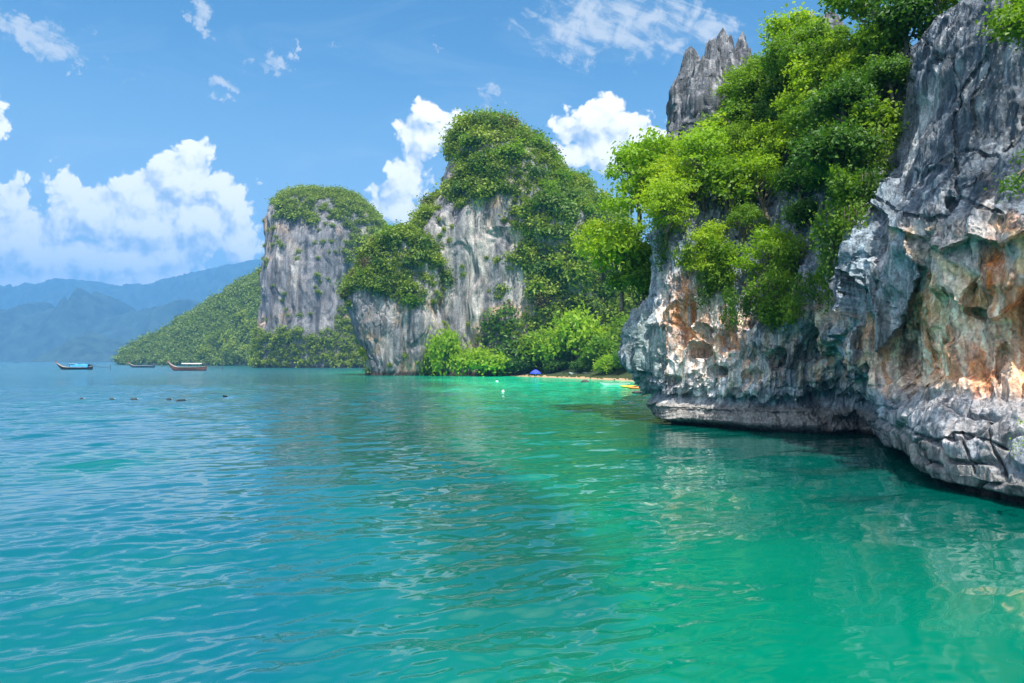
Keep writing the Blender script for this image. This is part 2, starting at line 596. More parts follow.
def ridge(name, pts, d, depth, label, seed, rough=0.16):
    """a mountain range whose crest follows (px, py) points at distance d"""
    pts = np.array(pts, float)
    px = np.arange(pts[0, 0], pts[-1, 0], 1.2)
    py = np.interp(px, pts[:, 0], pts[:, 1])
    k = np.array([1, 2, 3, 2, 1]) / 9
    py = np.convolve(np.pad(py, 2, 'edge'), k, 'valid')
    nv = 70
    v = np.linspace(-1, 1, nv)
    prof = np.clip(1 - np.abs(v), 0, 1) ** 0.9
    crest_z = (HY - py) * d / F + H
    X = ((px - 512) * d / F)[:, None] + 0 * v[None]
    Y = d + depth * v[None] + 0 * X
    Z = crest_z[:, None] * prof[None] - 6
    P = np.stack([X, Y, Z], -1)
    s = 1 / 210.0
    n = ridged(np.stack([X * s, Y * s, 0 * X + seed], -1), 5, 0.55)
    Z += n * crest_z[:, None] * rough * np.sin(np.pi * np.clip(prof, 0, 1))[None]
    Z += fbm(np.stack([X / 26, Y / 26, 0 * X + seed], -1), 3) * 6.0 * (prof > 0.03)
    P[..., 2] = Z
    o = link(name, mesh_np(name, P.reshape(-1, 3), grid_faces(len(px), nv), M_hill))
    tag(o, label, 'mountain', kind='structure')


ridge('mountain_range', [(-330, 300), (-260, 262), (-200, 280), (-140, 255), (-80, 280), (-30, 278), (0, 284), (12, 289), (25, 281), (38, 284), (58, 277), (72, 278), (95, 280), (120, 285),
                         (137, 282), (150, 285), (170, 277), (200, 270), (225, 264), (258, 258), (300, 262), (360, 270), (460, 300), (560, 330)], 5200, 800,
      'hazy blue mountain range along the horizon on the left', 1.3, 0.14)
ridge('mountain_foothill', [(-260, 330), (-180, 318), (-120, 326), (-60, 315), (-20, 322), (0, 318), (22, 305), (30, 303), (42, 300), (50, 312), (62, 308), (75, 316), (84, 300), (95, 289), (108, 296), (118, 304), (124, 318),
                            (140, 312), (158, 309), (185, 298), (200, 300), (215, 320), (260, 332)], 3300, 430,
      'darker blue jagged foothills in front of the mountain range', 5.1, 0.2)
ridge('mountain_hillock', [(60, 358), (72, 342), (90, 330), (100, 332), (108, 338), (118, 336), (130, 345), (150, 352), (175, 358)], 2500, 230,
      'low blue wooded hillock just left of the green headland', 8.4, 0.12)

# ------------------------------------------------------------------ closed rock towers lofted through their outlines
def tower(name, rows, d, half, mat, disp, tint, nu=420, nv=300, seed=0.0, power=2.6, jag=1.0, front=None):
    """rows: (py, left px, right px) from top to bottom; half: depth half thickness (m) at top and base"""
    rows = np.array(rows, float)
    t = np.linspace(0, len(rows) - 1, nv)
    R = catmull(rows, t)
    py, xl, xr = R[:, 0], R[:, 1], R[:, 2]
    f = np.linspace(0, 1, nv)
    hd = np.interp(f, np.linspace(0, 1, len(half)), half)
    Xl, Xr = (xl - 512) * d / F, (xr - 512) * d / F
    Zc = H + (HY - py) * d / F
    th = np.linspace(0, 2 * np.pi, nu, endpoint=False)
    # denser on the side that faces the viewer
    th = th + 0.55 * np.sin(th + np.pi / 2)
    c, s = np.cos(th), np.sin(th)
    sg = lambda a: np.sign(a) * np.abs(a) ** (2 / power)
    cx, sy = -sg(c), sg(s)
    X = (Xl + Xr)[None] / 2 + cx[:, None] * (Xr - Xl)[None] / 2
    Y = d + sy[:, None] * hd[None] * -1.0
    Z = Zc[None] + 0 * X
    G = np.stack([X, Y, Z], -1)
    n = grid_normals(G, True)
    cen = np.stack([(Xl + Xr) / 2, 0 * Xl + d, Zc], -1)[None]
    flip = np.sign(np.sum(n * (G - cen), -1).mean())
    n = n * flip
    dd = disp(G)
    fade = np.minimum(1, 0.15 + 1.6 * np.minimum(f, 0.5))[None, :]
    G = G + n * (dd * fade)[..., None]
    # jagged top
    top = fbm(np.stack([X[:, 0] / 3, Y[:, 0] / 3, 0 * X[:, 0] + seed], -1), 3)
    capc = G[:, 0].mean(0) + np.array([0, 0, jag])
    G = np.concatenate([np.repeat(capc[None, None], nu, 0), G], 1)
    n2 = grid_normals(G, True) * flip
    col = tint(G, n2)
    fc = grid_faces(nu, nv + 1, True)
    if flip < 0:
        fc = fc[:, ::-1]
    me = mesh_np(name, G.reshape(-1, 3), fc, mat, {'tint': ('POINT', col.reshape(-1, 3))})
    return link(name, me), G, n2


def karst_disp(sc, amp, seed):
    def f(G):
        a = fbm(G * np.array([sc * 0.5, sc * 0.5, sc * 0.3]) + seed, 3) * 1.2
        st = G * np.array([sc * 1.9, sc * 1.9, sc * 0.16]) + seed
        b = -ridged(st + 0.4 * fbm(G * sc, 2)[..., None], 4)
        return amp * (a + 0.5 * b)
    return f


def karst_tint(sc, seed, pale_bias=0.0):
    def f(G, n):
        st = G * np.array([sc * 1.6, sc * 1.6, sc * 0.16]) + seed
        a = fbm(st, 4)
        b = fbm(G * sc * 0.8 + seed + 5, 4)
        c = np.zeros(G.shape) + np.array([0.17, 0.17, 0.185])
        c = blend(c, sstep(a + pale_bias, -0.1, 0.7), (0.33, 0.305, 0.285))
        c = blend(c, sstep(b, 0.15, 0.75) * 0.7, (0.40, 0.27, 0.17))
        c = blend(c, sstep(fbm(st * 1.7 + 3, 3), 0.15, 0.6) * 0.85, (0.07, 0.075, 0.085))
        z = G[..., 2]
        c = blend(c, sstep(-z, -1.7, -0.5), (0.06, 0.05, 0.045))
        return c
    return f


TOWER_D = 205.0


def gully_disp(G):
    """fluted face on the left, deep wooded gullies down the right flank"""
    px, _ = pix(G)
    flank = sstep(px, 505, 560)
    g1 = np.abs(perlin(np.stack([G[..., 0] * 0.085 + G[..., 2] * 0.03, G[..., 1] * 0.05, G[..., 2] * 0.025], -1) + 4.4))
    return karst_disp(0.085, 2.6, 2.2)(G) * (1 - 0.4 * flank) + flank * (9.0 * np.minimum(g1, 0.5) - 2.6)


tower_o, TG, TN = tower('limestone_tower', [(132, 480, 494), (134, 470, 503), (138, 462, 516), (146, 455, 532), (160, 449, 548), (182, 444, 575), (204, 437, 596), (220, 424, 612),
                                    (244, 408, 630), (272, 402, 654), (310, 402, 680), (350, 410, 695), (378, 408, 702)], TOWER_D, [10, 22, 32, 36],
                      M_rock_far, gully_disp, karst_tint(0.12, 1.0, 0.25), 560, 360, 3.0)
tag(tower_o, 'tall limestone tower with a sheer pale face, thick green growth on top and right', 'cliff', kind='structure')
SHO_D = 182.0
sho_o, SG, SN = tower('limestone_shoulder', [(233, 398, 408), (236, 389, 420), (244, 380, 432), (258, 368, 442), (274, 356, 450), (292, 347, 454), (306, 346, 452), (320, 350, 452), (335, 354, 452), (355, 360, 450), (368, 364, 448), (379, 365, 446)],
                    SHO_D, [5, 11, 13, 12], M_rock_far, karst_disp(0.17, 1.3, 6.2), karst_tint(0.17, 4.0, 0.15), 420, 260, 5.0)
tag(sho_o, 'lower limestone buttress with a bulging bushy head at the foot of the tall tower', 'cliff', kind='structure')
BACK_D = 420.0
back_o, BG, BN = tower('limestone_massif', [(196, 312, 344), (198, 300, 352), (204, 286, 363), (213, 274, 373), (226, 268, 382), (246, 267, 392), (275, 266, 400), (310, 268, 406), (340, 266, 414), (372, 258, 428)],
                     BACK_D, [14, 34, 45, 50], M_rock_vfar, karst_disp(0.06, 3.4, 9.2), karst_tint(0.06, 8.0, -0.2), 420, 260, 7.0)
tag(back_o, 'bluish limestone massif with flat top standing behind the tall tower', 'cliff', kind='structure')

# ------------------------------------------------------------------ wooded headland at the left foot of the massif
def build_headland():
    px = np.linspace(121, 470, 300)
    crest_py = np.interp(px, [121, 127, 140, 160, 185, 215, 240, 262, 300, 340, 380, 470], [362, 352, 345, 335, 320, 302, 288, 276, 285, 300, 320, 340])
    d0 = np.interp(px, [121, 200, 300, 360, 470], [640, 560, 470, 400, 330])
    nv = 90
    v = np.linspace(0, 1, nv)
    dep = np.array(d0)[:, None] + v[None] * np.interp(px, [121, 262, 470], [40, 130, 90])[:, None]
    X = (px - 512)[:, None] * (d0[:, None] * 0.35 + dep * 0.65) / F
    zc = H + (HY - crest_py) * dep[:, -1] / F
    prof = np.sin(np.pi / 2 * v) ** 1.1
    Z = -1.0 + (zc + 1)[:, None] * prof[None]
    X = (px - 512)[:, None] * dep / F
    G = np.stack([X, dep, Z], -1)
    G[..., 2] += fbm(G / 25.0, 4) * 4.0 * prof[None]
    back = G[:, -1:].copy()
    back[..., 1] += 120
    back[..., 2] = -2
    Gf = np.concatenate([G, back], 1)
    o = link('headland', mesh_np('headland', Gf.reshape(-1, 3), grid_faces(len(px), nv + 1), M_hill))
    tag(o, 'green wooded slope running down to the sea left of the massif', 'hill', kind='structure')
    return G


HG = build_headland()

# ------------------------------------------------------------------ the near cliff on the right
def wl(px, d):          # waterline point at distance d
    return (px, HY + H * F / d, d)


NET = [  # each column: underwater, waterline, notch top, lower, mid, upper, lip, rock top, slope, slope
    [wl(697, 64), (700, 392, 62), (700, 375, 62), (700, 340, 62), (700, 300, 62), (695, 250, 62), (692, 215, 62), (700, 150, 65), (720, 100, 70)],
    [wl(668, 47), (655, 399, 46), (630, 374, 45), (622, 345, 45.5), (633, 312, 46), (653, 285, 46), (653, 235, 46), (655, 190, 51), (680, 140, 60)],
    [(663, 424, 40), (661, 407, 40), (651, 382, 40), (647, 345, 40.5), (652, 308, 41), (657, 270, 41.5), (655, 226, 42), (662, 188, 47), (690, 135, 56)],
    [wl(698, 38.2), (696, 407, 38.8), (695, 385, 38), (694, 350, 38), (692, 310, 38.5), (690, 270, 39.5), (690, 228, 40.5), (700, 180, 45), (720, 125, 54)],
    [wl(760, 35.3), (760, 410, 36), (760, 388, 35), (758, 355, 35), (758, 325, 35.5), (757, 290, 36.5), (755, 250, 38), (755, 190, 42), (765, 110, 50)],
    [wl(830, 33.8), (830, 412, 34.6), (828, 390, 33.5), (826, 350, 32.5), (824, 310, 32), (822, 270, 32.5), (822, 235, 33.5), (820, 165, 37), (815, 80, 44)],
    [wl(876, 33.4), (876, 424, 33.6), (858, 398, 31), (842, 362, 27.8), (848, 312, 27.6), (856, 265, 27.8), (862, 222, 28.4), (885, 145, 31.5), (898, 50, 37)],
    [wl(900, 25.6), (890, 446, 25), (884, 410, 24.6), (888, 374, 26.2), (890, 322, 26.6), (893, 265, 26.0), (897, 212, 26.2), (910, 135, 28), (918, 40, 33)],
    [wl(945, 19.4), (940, 468, 19.4), (930, 428, 20.2), (930, 388, 21.6), (930, 332, 22.9), (933, 270, 22.6), (937, 212, 22.8), (940, 125, 25), (943, 10, 29.5)],
    [wl(1024, 16.7), (1020, 480, 16.8), (1015, 437, 17.4), (1012, 397, 18.3), (1010, 332, 19.8), (1010, 270, 19.7), (1010, 202, 19.8), (1010, 100, 22), (1010, -30, 26)],
    [wl(1200, 13), (1195, 512, 13), (1190, 450, 13.2), (1188, 400, 15.4), (1188, 325, 17.2), (1188, 250, 16.5), (1188, 160, 16.5), (1188, 30, 18), (1188, -130, 22)],
    [wl(1500, 10), (1490, 560, 10), (1490, 470, 10.3), (1490, 400, 11), (1490, 310, 11.2), (1490, 220, 10.8), (1490, 90, 10.8), (1490, -80, 12.5), (1490, -260, 16)],
]
net = np.array([[world_pt(*p) for p in c] for c in NET])
extra = []
for (X, Y) in ((17.5, 2.0), (24.0, -12.0)):
    c = net[-1].copy()
    c[:, 0] += X - c[0, 0]
    c[:, 1] += Y - c[0, 1]
    extra.append(c)
net = np.concatenate([net, np.array(extra)], 0)
uw = net[:, :1] - np.array([0, 0, 3.0]) + 0 * net[:, :1]
topb = net[:, -1:] + np.array([14, 16, 7.0])
topc = net[:, -1:] + np.array([30, 34, 4.0])
net = np.concatenate([uw, net, topb, topc], 1)
# samples per column segment / row segment
ns_u = [20, 70, 80, 130, 130, 100, 90, 110, 140, 90, 30, 16, 10]
ns_v = [4, 26, 44, 80, 110, 110, 80, 90, 80, 14, 8]
tu = np.concatenate([i + np.arange(n) / n for i, n in enumerate(ns_u)] + [[len(ns_u)]])
tv = np.concatenate([i + np.arange(n) / n for i, n in enumerate(ns_v)] + [[len(ns_v)]])
CG = catmull(net, tu)
CG = np.swapaxes(catmull(np.swapaxes(CG, 0, 1), tv), 0, 1)
CU, CV = np.meshgrid(tu, tv, indexing='ij')
CPX, CPY = pix(CG)


def blob(px, py, rx, ry, rot=0.0, soft=0.35):
    """soft elliptical mask on the cliff, located by the control-net chart"""
    dx, dy = CPX - px, CPY - py
    c, s = math.cos(rot), math.sin(rot)
    x, y = dx * c + dy * s, -dx * s + dy * c
    wob = (0.55 - 0.2 * NEAR) * WOB
    r = np.sqrt((x / rx) ** 2 + (y / ry) ** 2) + wob
    return 1 - sstep(r, 1 - soft, 1 + soft)


def line_dist(pts):
    best = np.full(CPX.shape, 1e9)
    x, y = CPX + 2.5 * WOB, CPY + 2.5 * WOB2
    for (x0, y0), (x1, y1) in zip(pts[:-1], pts[1:]):
        dx, dy = x1 - x0, y1 - y0
        t = np.clip(((x - x0) * dx + (y - y0) * dy) / (dx * dx + dy * dy), 0, 1)
        best = np.minimum(best, np.hypot(x - x0 - t * dx, y - y0 - t * dy))
    return best


def unit_rows(a):
    return a / np.maximum(np.linalg.norm(a, axis=-1, keepdims=True), 1e-9)


def curtain(edge, height):
    """mask of a hanging drapery that thickens down to a sharp lower edge given as (px, py) points"""
    e = np.array(edge, float)
    x = CPX + 1.5 * WOB2
    ey = np.interp(x, e[:, 0], e[:, 1], left=-1, right=-1)
    inside = (x > e[0, 0]) & (x < e[-1, 0])
    t = (ey - CPY) / height             # 0 at the edge, 1 at the top
    m = np.where(t > 0, np.clip(1 - t, 0, 1) ** 0.8, 0)
    side = np.minimum(sstep(x, e[0, 0], e[0, 0] + 5), 1 - sstep(x, e[-1, 0] - 5, e[-1, 0]))
    return m * side * inside * sstep(ey - CPY, 0.0, 3.0)


WOB = fbm(CG * np.array([1.1, 1.1, 0.9]) + 31, 4)
WOB2 = fbm(CG * np.array([1.1, 1.1, 0.9]) + 77, 4)
NEAR = sstep(CU, 6.2, 7.2)               # 1 on the near wall
ROCKY = 1 - sstep(CV, 7.6, 8.6) * (1 - NEAR)
n = grid_normals(CG)
lf = fbm(CG * 0.32 + 3, 3)
flute = -ridged(CG * np.array([0.95, 0.95, 0.13]) + 0.4 * fbm(CG * 0.6, 2)[..., None], 4, 0.5)
med = fbm(CG * np.array([0.9, 0.9, 0.3]) + 11, 4, 0.5)
facet = np.abs(perlin(CG * np.array([0.55, 0.55, 0.22]) + 40)) + 0.35 * np.abs(perlin(CG * np.array([1.3, 1.3, 0.4]) + 50))
low = (1 - sstep(CV, 3.6, 4.4)) * NEAR    # blocky under-ledge
upper = sstep(CV, 6.6, 7.2) * NEAR        # smooth slabby wall over the lip
drz = NEAR * sstep(CPY, 195, 225) * (1 - sstep(CPY, 378, 405))   # smooth flowstone draperies
amp = 1 - 0.6 * upper - 0.35 * drz * (1 - upper)
disp = 0.28 * lf + 0.42 * flute * amp * (1 - 0.8 * low) + 0.10 * med * amp - 0.34 * (facet - 0.3) * (1 - 0.45 * upper) * (1 - 0.75 * drz) * (1 - 0.5 * low)
pil = np.abs(np.sin((CPX + 5 * WOB + 0.05 * (CPY - 340)) / 13.0))
disp += 0.34 * (pil - 0.5) * NEAR * sstep(CPX, 900, 918) * sstep(CPY, 285, 310) * (1 - sstep(CPY, 380, 398))
disp += 0.30 * np.abs(np.sin((CPX + 8 * WOB + 0.35 * (CPY - 250)) / 21.0)) * drz * (1 - sstep(CPY, 285, 300))
blocks = np.abs(perlin(CG * np.array([0.9, 0.9, 1.3]) + 60))
disp += low * (-0.9 * (0.2 - np.minimum(blocks, 0.2)) / 0.2 * 0.28)
base_disp = disp
disp = 0 * base_disp            # sculpted features move along a fixed outward direction on the near wall
# draperies
cur = 0
for e, hgt, a in ((((838, 300), (846, 318), (852, 275), (862, 283), (872, 325), (881, 357), (892, 335), (903, 312), (909, 285), (914, 270)), 110, 1.0),
                  (((906, 262), (918, 276), (930, 284), (940, 297), (952, 290), (967, 308), (980, 312), (993, 324), (1004, 316), (1016, 306), (1030, 292), (1045, 318), (1062, 290)), 95, 0.75),
                  (((868, 205), (885, 214), (900, 232), (925, 248), (950, 258), (975, 240), (1000, 252), (1030, 236), (1070, 262)), 48, 0.5),
                  (((738, 330), (748, 362), (757, 345), (768, 372), (780, 350), (790, 372), (800, 345), (808, 330)), 110, 0.55),
                  (((652, 300), (660, 330), (668, 312), (676, 300)), 70, 0.45),
                  (((718, 340), (728, 372), (738, 352), (742, 335)), 90, 0.4),
                  (((812, 330), (822, 362), (832, 345), (840, 325)), 95, 0.5)):
    c = curtain(e, hgt)
    disp += a * c
    cur = np.maximum(cur, c)
# caves and hollows
CAVES = [(860, 338, 9, 46, 0.05, 1.5), (908, 348, 15, 34, 0.1, 0.9), (682, 318, 9, 26, 0.15, 0.9), (694, 351, 8, 8, 0, 1.2), (709, 372, 9, 7, 0, 1.0), (722, 338, 9, 16, 0.2, 0.7),
         (772, 360, 9, 9, 0.5, 1.2), (744, 378, 6, 9, 0, 0.6), (637, 378, 6, 7, 0, 1.0), (810, 345, 8, 20, 0.2, 0.8), (978, 300, 9, 20, -0.3, 0.6), (1000, 365, 7, 24, 0.1, 0.6),
         (950, 205, 5, 6, 0, 0.5), (845, 425, 26, 9, 0, 0.4), (700, 330, 6, 10, 0, 0.5), (668, 385, 8, 8, 0, 0.5), (930, 355, 7, 34, 0.05, 0.35)]
cave = 0
for (x, y, rx, ry, rot, dp) in CAVES:
    b = blob(x, y, rx, ry, rot, 0.3)
    disp -= dp * b
    cave = np.maximum(cave, b * min(1, dp))
# cracks of the upper wall
CRACKS = [((903, 82), (918, 70), (935, 56), (947, 50), (952, 72), (956, 98), (951, 128), (950, 150), (951, 178), (952, 194)),
          ((925, 172), (940, 160), (951, 150), (966, 146), (980, 152), (994, 150)), ((956, 98), (968, 72), (986, 50), (1000, 30)),
          ((969, 130), (975, 100), (984, 70)), ((860, 196), (880, 200), (900, 212), (925, 222), (948, 216), (958, 198), (975, 205), (1000, 214)),
          ((905, 20), (920, 38), (935, 56)), ((1000, 150), (1015, 120), (1022, 80)), ((985, 420), (990, 450), (1000, 480)), ((900, 425), (930, 440), (960, 432), (1000, 446)), ((925, 440), (930, 465)), ((960, 432), (966, 470))]
crk = 0
for L in CRACKS:
    b = np.exp(-(line_dist(L) / 1.3) ** 2)
    disp -= 0.16 * b
    crk = np.maximum(crk, b)
# layered slabs: planes step at the main cracks
disp += 0.30 * upper * sstep(CPX + 0.3 * (CPY - 100), 948, 956)
# tidal notch
sculpt = disp
disp = base_disp
z = CG[..., 2]
notch = (1 - sstep(z, 0.12, 0.30))
disp -= 0.55 * notch
band = sstep(z, 0.18, 0.34) * (1 - sstep(z, 1.15, 1.28)) * (1 - NEAR)
disp += band * (0.42 + 0.10 * np.abs(perlin(CG * np.array([0.8, 0.8, 0.3]) + 90)) - 0.7 * disp.clip(-0.5, 0.5))
disp -= band * 0.07 * ridged(np.stack([CG[..., 0] * 0.35, CG[..., 1] * 0.35, z * 5.0], -1) + 7, 3)
disp -= 0.30 * np.exp(-((z - 1.36) / 0.10) ** 2) * (1 - NEAR)
edgefade = sstep(CU, 0.0, 0.4)
sdir = unit_rows(n * (1 - NEAR[..., None]) + np.array([-0.6, -0.8, 0.0]) * NEAR[..., None])
CG = CG + n * (disp * edgefade)[..., None] + sdir * (sculpt * edgefade)[..., None]
n = grid_normals(CG)
fine = 0.032 * fbm(CG * np.array([3.2, 3.2, 1.0]) + 5, 4, 0.55) - 0.045 * ridged(CG * np.array([3.6, 3.6, 0.4]) + 8, 3) * (1 - low)
CG = CG + n * fine[..., None]
CN = grid_normals(CG)

led0 = NEAR * sstep(CPY, 240, 300) * (1 - sstep(CPY, 375, 400)) * 0.6
# mineral colours
grain = fbm(np.stack([CG[..., 0] * 1.2 + CG[..., 1] * 1.2 + CG[..., 2] * 0.35, CG[..., 1] * 0.15 + 0 * CG[..., 0], CG[..., 2] * 0.18], -1) * 2.2 + 61, 4)
st1 = fbm(CG * np.array([2.4, 2.4, 0.16]) + 21, 4)
st2 = fbm(CG * np.array([3.6, 3.6, 0.16]) + 25, 4)
pt = fbm(CG * 0.8 + 29, 4)
col = np.zeros(CG.shape) + np.array([0.175, 0.207, 0.25])
col = blend(col, sstep(st1, -0.1, 0.5) * 0.75, (0.29, 0.325, 0.36))
col = blend(col, sstep(pt, 0.2, 0.7) * 0.5, (0.12, 0.14, 0.17))
palez = np.clip(blob(690, 340, 42, 62, 0, 0.5) + blob(735, 360, 30, 40, 0, 0.6) * 0.7, 0, 1)
col = blend(col, palez * (0.45 + 0.6 * sstep(st2, -0.4, 0.4)).clip(0, 1), (0.70, 0.66, 0.62))
col = blend(col, blob(790, 365, 60, 45, 0, 0.6) * sstep(st2, -0.2, 0.5) * 0.8, (0.55, 0.55, 0.57))
for (x, y, rx, ry, rot, k) in ((681, 308, 11, 38, 0.12, 1), (722, 335, 14, 26, 0.1, 0.8), (700, 340, 8, 30, 0.0, 0.4), (786, 350, 8, 16, 0.4, 0.35), (664, 330, 4, 34, 0.1, 0.6), (752, 330, 5, 30, 0.1, 0.3)):
    col = blend(col, blob(x, y, rx, ry, rot, 0.6) * k * sstep(st2, -0.5, 0.2), (0.66, 0.29, 0.11))
# near wall drapery bands
dr = NEAR * sstep(CPY, 205, 240) * (1 - sstep(CPY, 375, 400))
col = blend(col, dr * 0.75, (0.50, 0.43, 0.39))
col = blend(col, dr * sstep(CPY + 8 * WOB, 285, 310) * 0.7, (0.80, 0.53, 0.37))
bandn = perlin(np.stack([CPX / 34 + 0.5 * WOB, (CPY - 0.35 * CPX) / 26, 0 * CPX + 2], -1))
col = blend(col, dr * sstep(bandn, 0.08, 0.4) * 0.8, (0.72, 0.47, 0.25))
col = blend(col, dr * sstep(-bandn, 0.2, 0.5) * 0.6, (0.58, 0.58, 0.56))
for (x, y, rx, ry, rot, k, cc) in ((944, 345, 24, 46, 0.05, 0.9, (0.90, 0.62, 0.42)), (976, 368, 12, 26, 0, 1, (0.50, 0.17, 0.06)), (992, 275, 15, 34, 0.25, 1, (0.60, 0.21, 0.07)), (1012, 300, 10, 30, 0, 0.8, (0.62, 0.28, 0.12)),
                                  (922, 330, 7, 50, 0.0, 0.9, (0.55, 0.23, 0.09)), (895, 300, 6, 40, 0, 0.5, (0.42, 0.22, 0.1)), (1008, 225, 16, 12, 0, 0.8, (0.46, 0.22, 0.1)), (1000, 345, 14, 24, 0, 0.8, (0.8, 0.5, 0.32)),
                                  (862, 372, 14, 14, 0, 0.6, (0.38, 0.20, 0.12)), (828, 320, 8, 30, 0.2, 0.55, (0.56, 0.40, 0.28)), (958, 355, 6, 40, 0.03, 0.8, (0.46, 0.22, 0.11)), (935, 290, 10, 20, 0.4, 0.6, (0.52, 0.36, 0.16)),
                                  (958, 270, 30, 7, 0.7, 0.7, (0.56, 0.42, 0.2)), (985, 190, 10, 20, 0, 0.4, (0.40, 0.25, 0.14)), (1015, 400, 14, 20, 0, 0.5, (0.45, 0.24, 0.14))):
    col = blend(col, blob(x, y, rx, ry, rot, 0.4) * k * (0.65 + 0.35 * sstep(st2, -0.4, 0.2)), cc)
# long mineral drips: rust and cream in vertical streaks
drip = fbm(np.stack([(CPX + 6 * WOB) / 8.0, CPY / 130.0, 0 * CPX + 3], -1), 3)
drip2 = fbm(np.stack([(CPX + 6 * WOB2) / 6.0, CPY / 110.0, 0 * CPX + 13], -1), 3)
zone = np.clip(NEAR * sstep(CPY + 12 * WOB, 262, 300) * (1 - sstep(CPY + 10 * WOB2, 382, 402)) + (1 - NEAR) * sstep(CPY, 262, 290) * (1 - sstep(CPY, 380, 400)) * sstep(CPX, 650, 662) * 0.7, 0, 1)
col = blend(col, zone * sstep(drip2, 0.0, 0.4) * 0.75, (0.88, 0.68, 0.50))
col = blend(col, zone * sstep(drip, 0.08, 0.42) * 0.8, (0.54, 0.27, 0.13))
col = blend(col, zone * sstep(-drip, 0.25, 0.55) * 0.6, (0.16, 0.13, 0.12))
# hanging grey-blue curtain
c1 = (CPX > 850) & (CPX < 910)
col = blend(col, c1 * sstep(cur, 0.25, 0.5) * 0.85, (0.22, 0.27, 0.31))
# pale ledge and under-ledge
led = NEAR * sstep(CPY, 378, 400) * (1 - sstep(CPY, 455, 470))
col = blend(col, led * (0.45 + 0.5 * sstep(pt, -0.3, 0.3)), (0.29, 0.275, 0.28))
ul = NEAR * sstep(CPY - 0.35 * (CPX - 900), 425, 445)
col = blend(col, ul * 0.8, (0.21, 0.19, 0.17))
col = blend(col, sstep(crk, 0.3, 0.8) * 0.6, (0.05, 0.052, 0.056))
col = blend(col, upper * sstep(grain, -0.05, 0.35) * 0.7, (0.070, 0.102, 0.145))
col = col * (1 - 0.35 * upper[..., None])       # the bare wall is a darker slate-grey bed
# pale slanting patch on the upper wall
col = blend(col, upper * blob(913, 130, 9, 50, 0.35, 0.7) * 0.8, (0.50, 0.48, 0.47))
col = blend(col, upper * sstep(st1, 0.15, 0.5) * 0.5, (0.42, 0.42, 0.44))
# black drip streaks and algae at the waterline
col = blend(col, sstep(fbm(CG * np.array([4.5, 4.5, 0.22]) + 44, 3), 0.16, 0.5) * 0.65 * (1 - led0) * (1 - 0.5 * palez), (0.05, 0.055, 0.065))
col = blend(col, sstep(blob(638, 350, 18, 40, 0, 0.5), 0, 1) * 0.7, (0.16, 0.22, 0.21))
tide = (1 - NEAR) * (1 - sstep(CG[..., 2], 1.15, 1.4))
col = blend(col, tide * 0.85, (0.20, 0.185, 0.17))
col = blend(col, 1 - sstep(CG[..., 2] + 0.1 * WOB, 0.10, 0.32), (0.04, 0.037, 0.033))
col = np.clip(col * (1 + 0.25 * sstep(CPY, 150, 230))[..., None], 0, 0.92)     # lower rock made paler
# soil under the trees
soil = sstep(CV, 8.0, 8.5) * (1 - NEAR)
col = blend(col, soil * 0.8, (0.05, 0.06, 0.03))
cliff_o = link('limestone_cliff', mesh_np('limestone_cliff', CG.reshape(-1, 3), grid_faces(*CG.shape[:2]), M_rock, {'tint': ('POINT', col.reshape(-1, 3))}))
tag(cliff_o, 'overhanging limestone cliff with hanging drapery, orange stains and sea caves on the right', 'cliff', kind='structure')

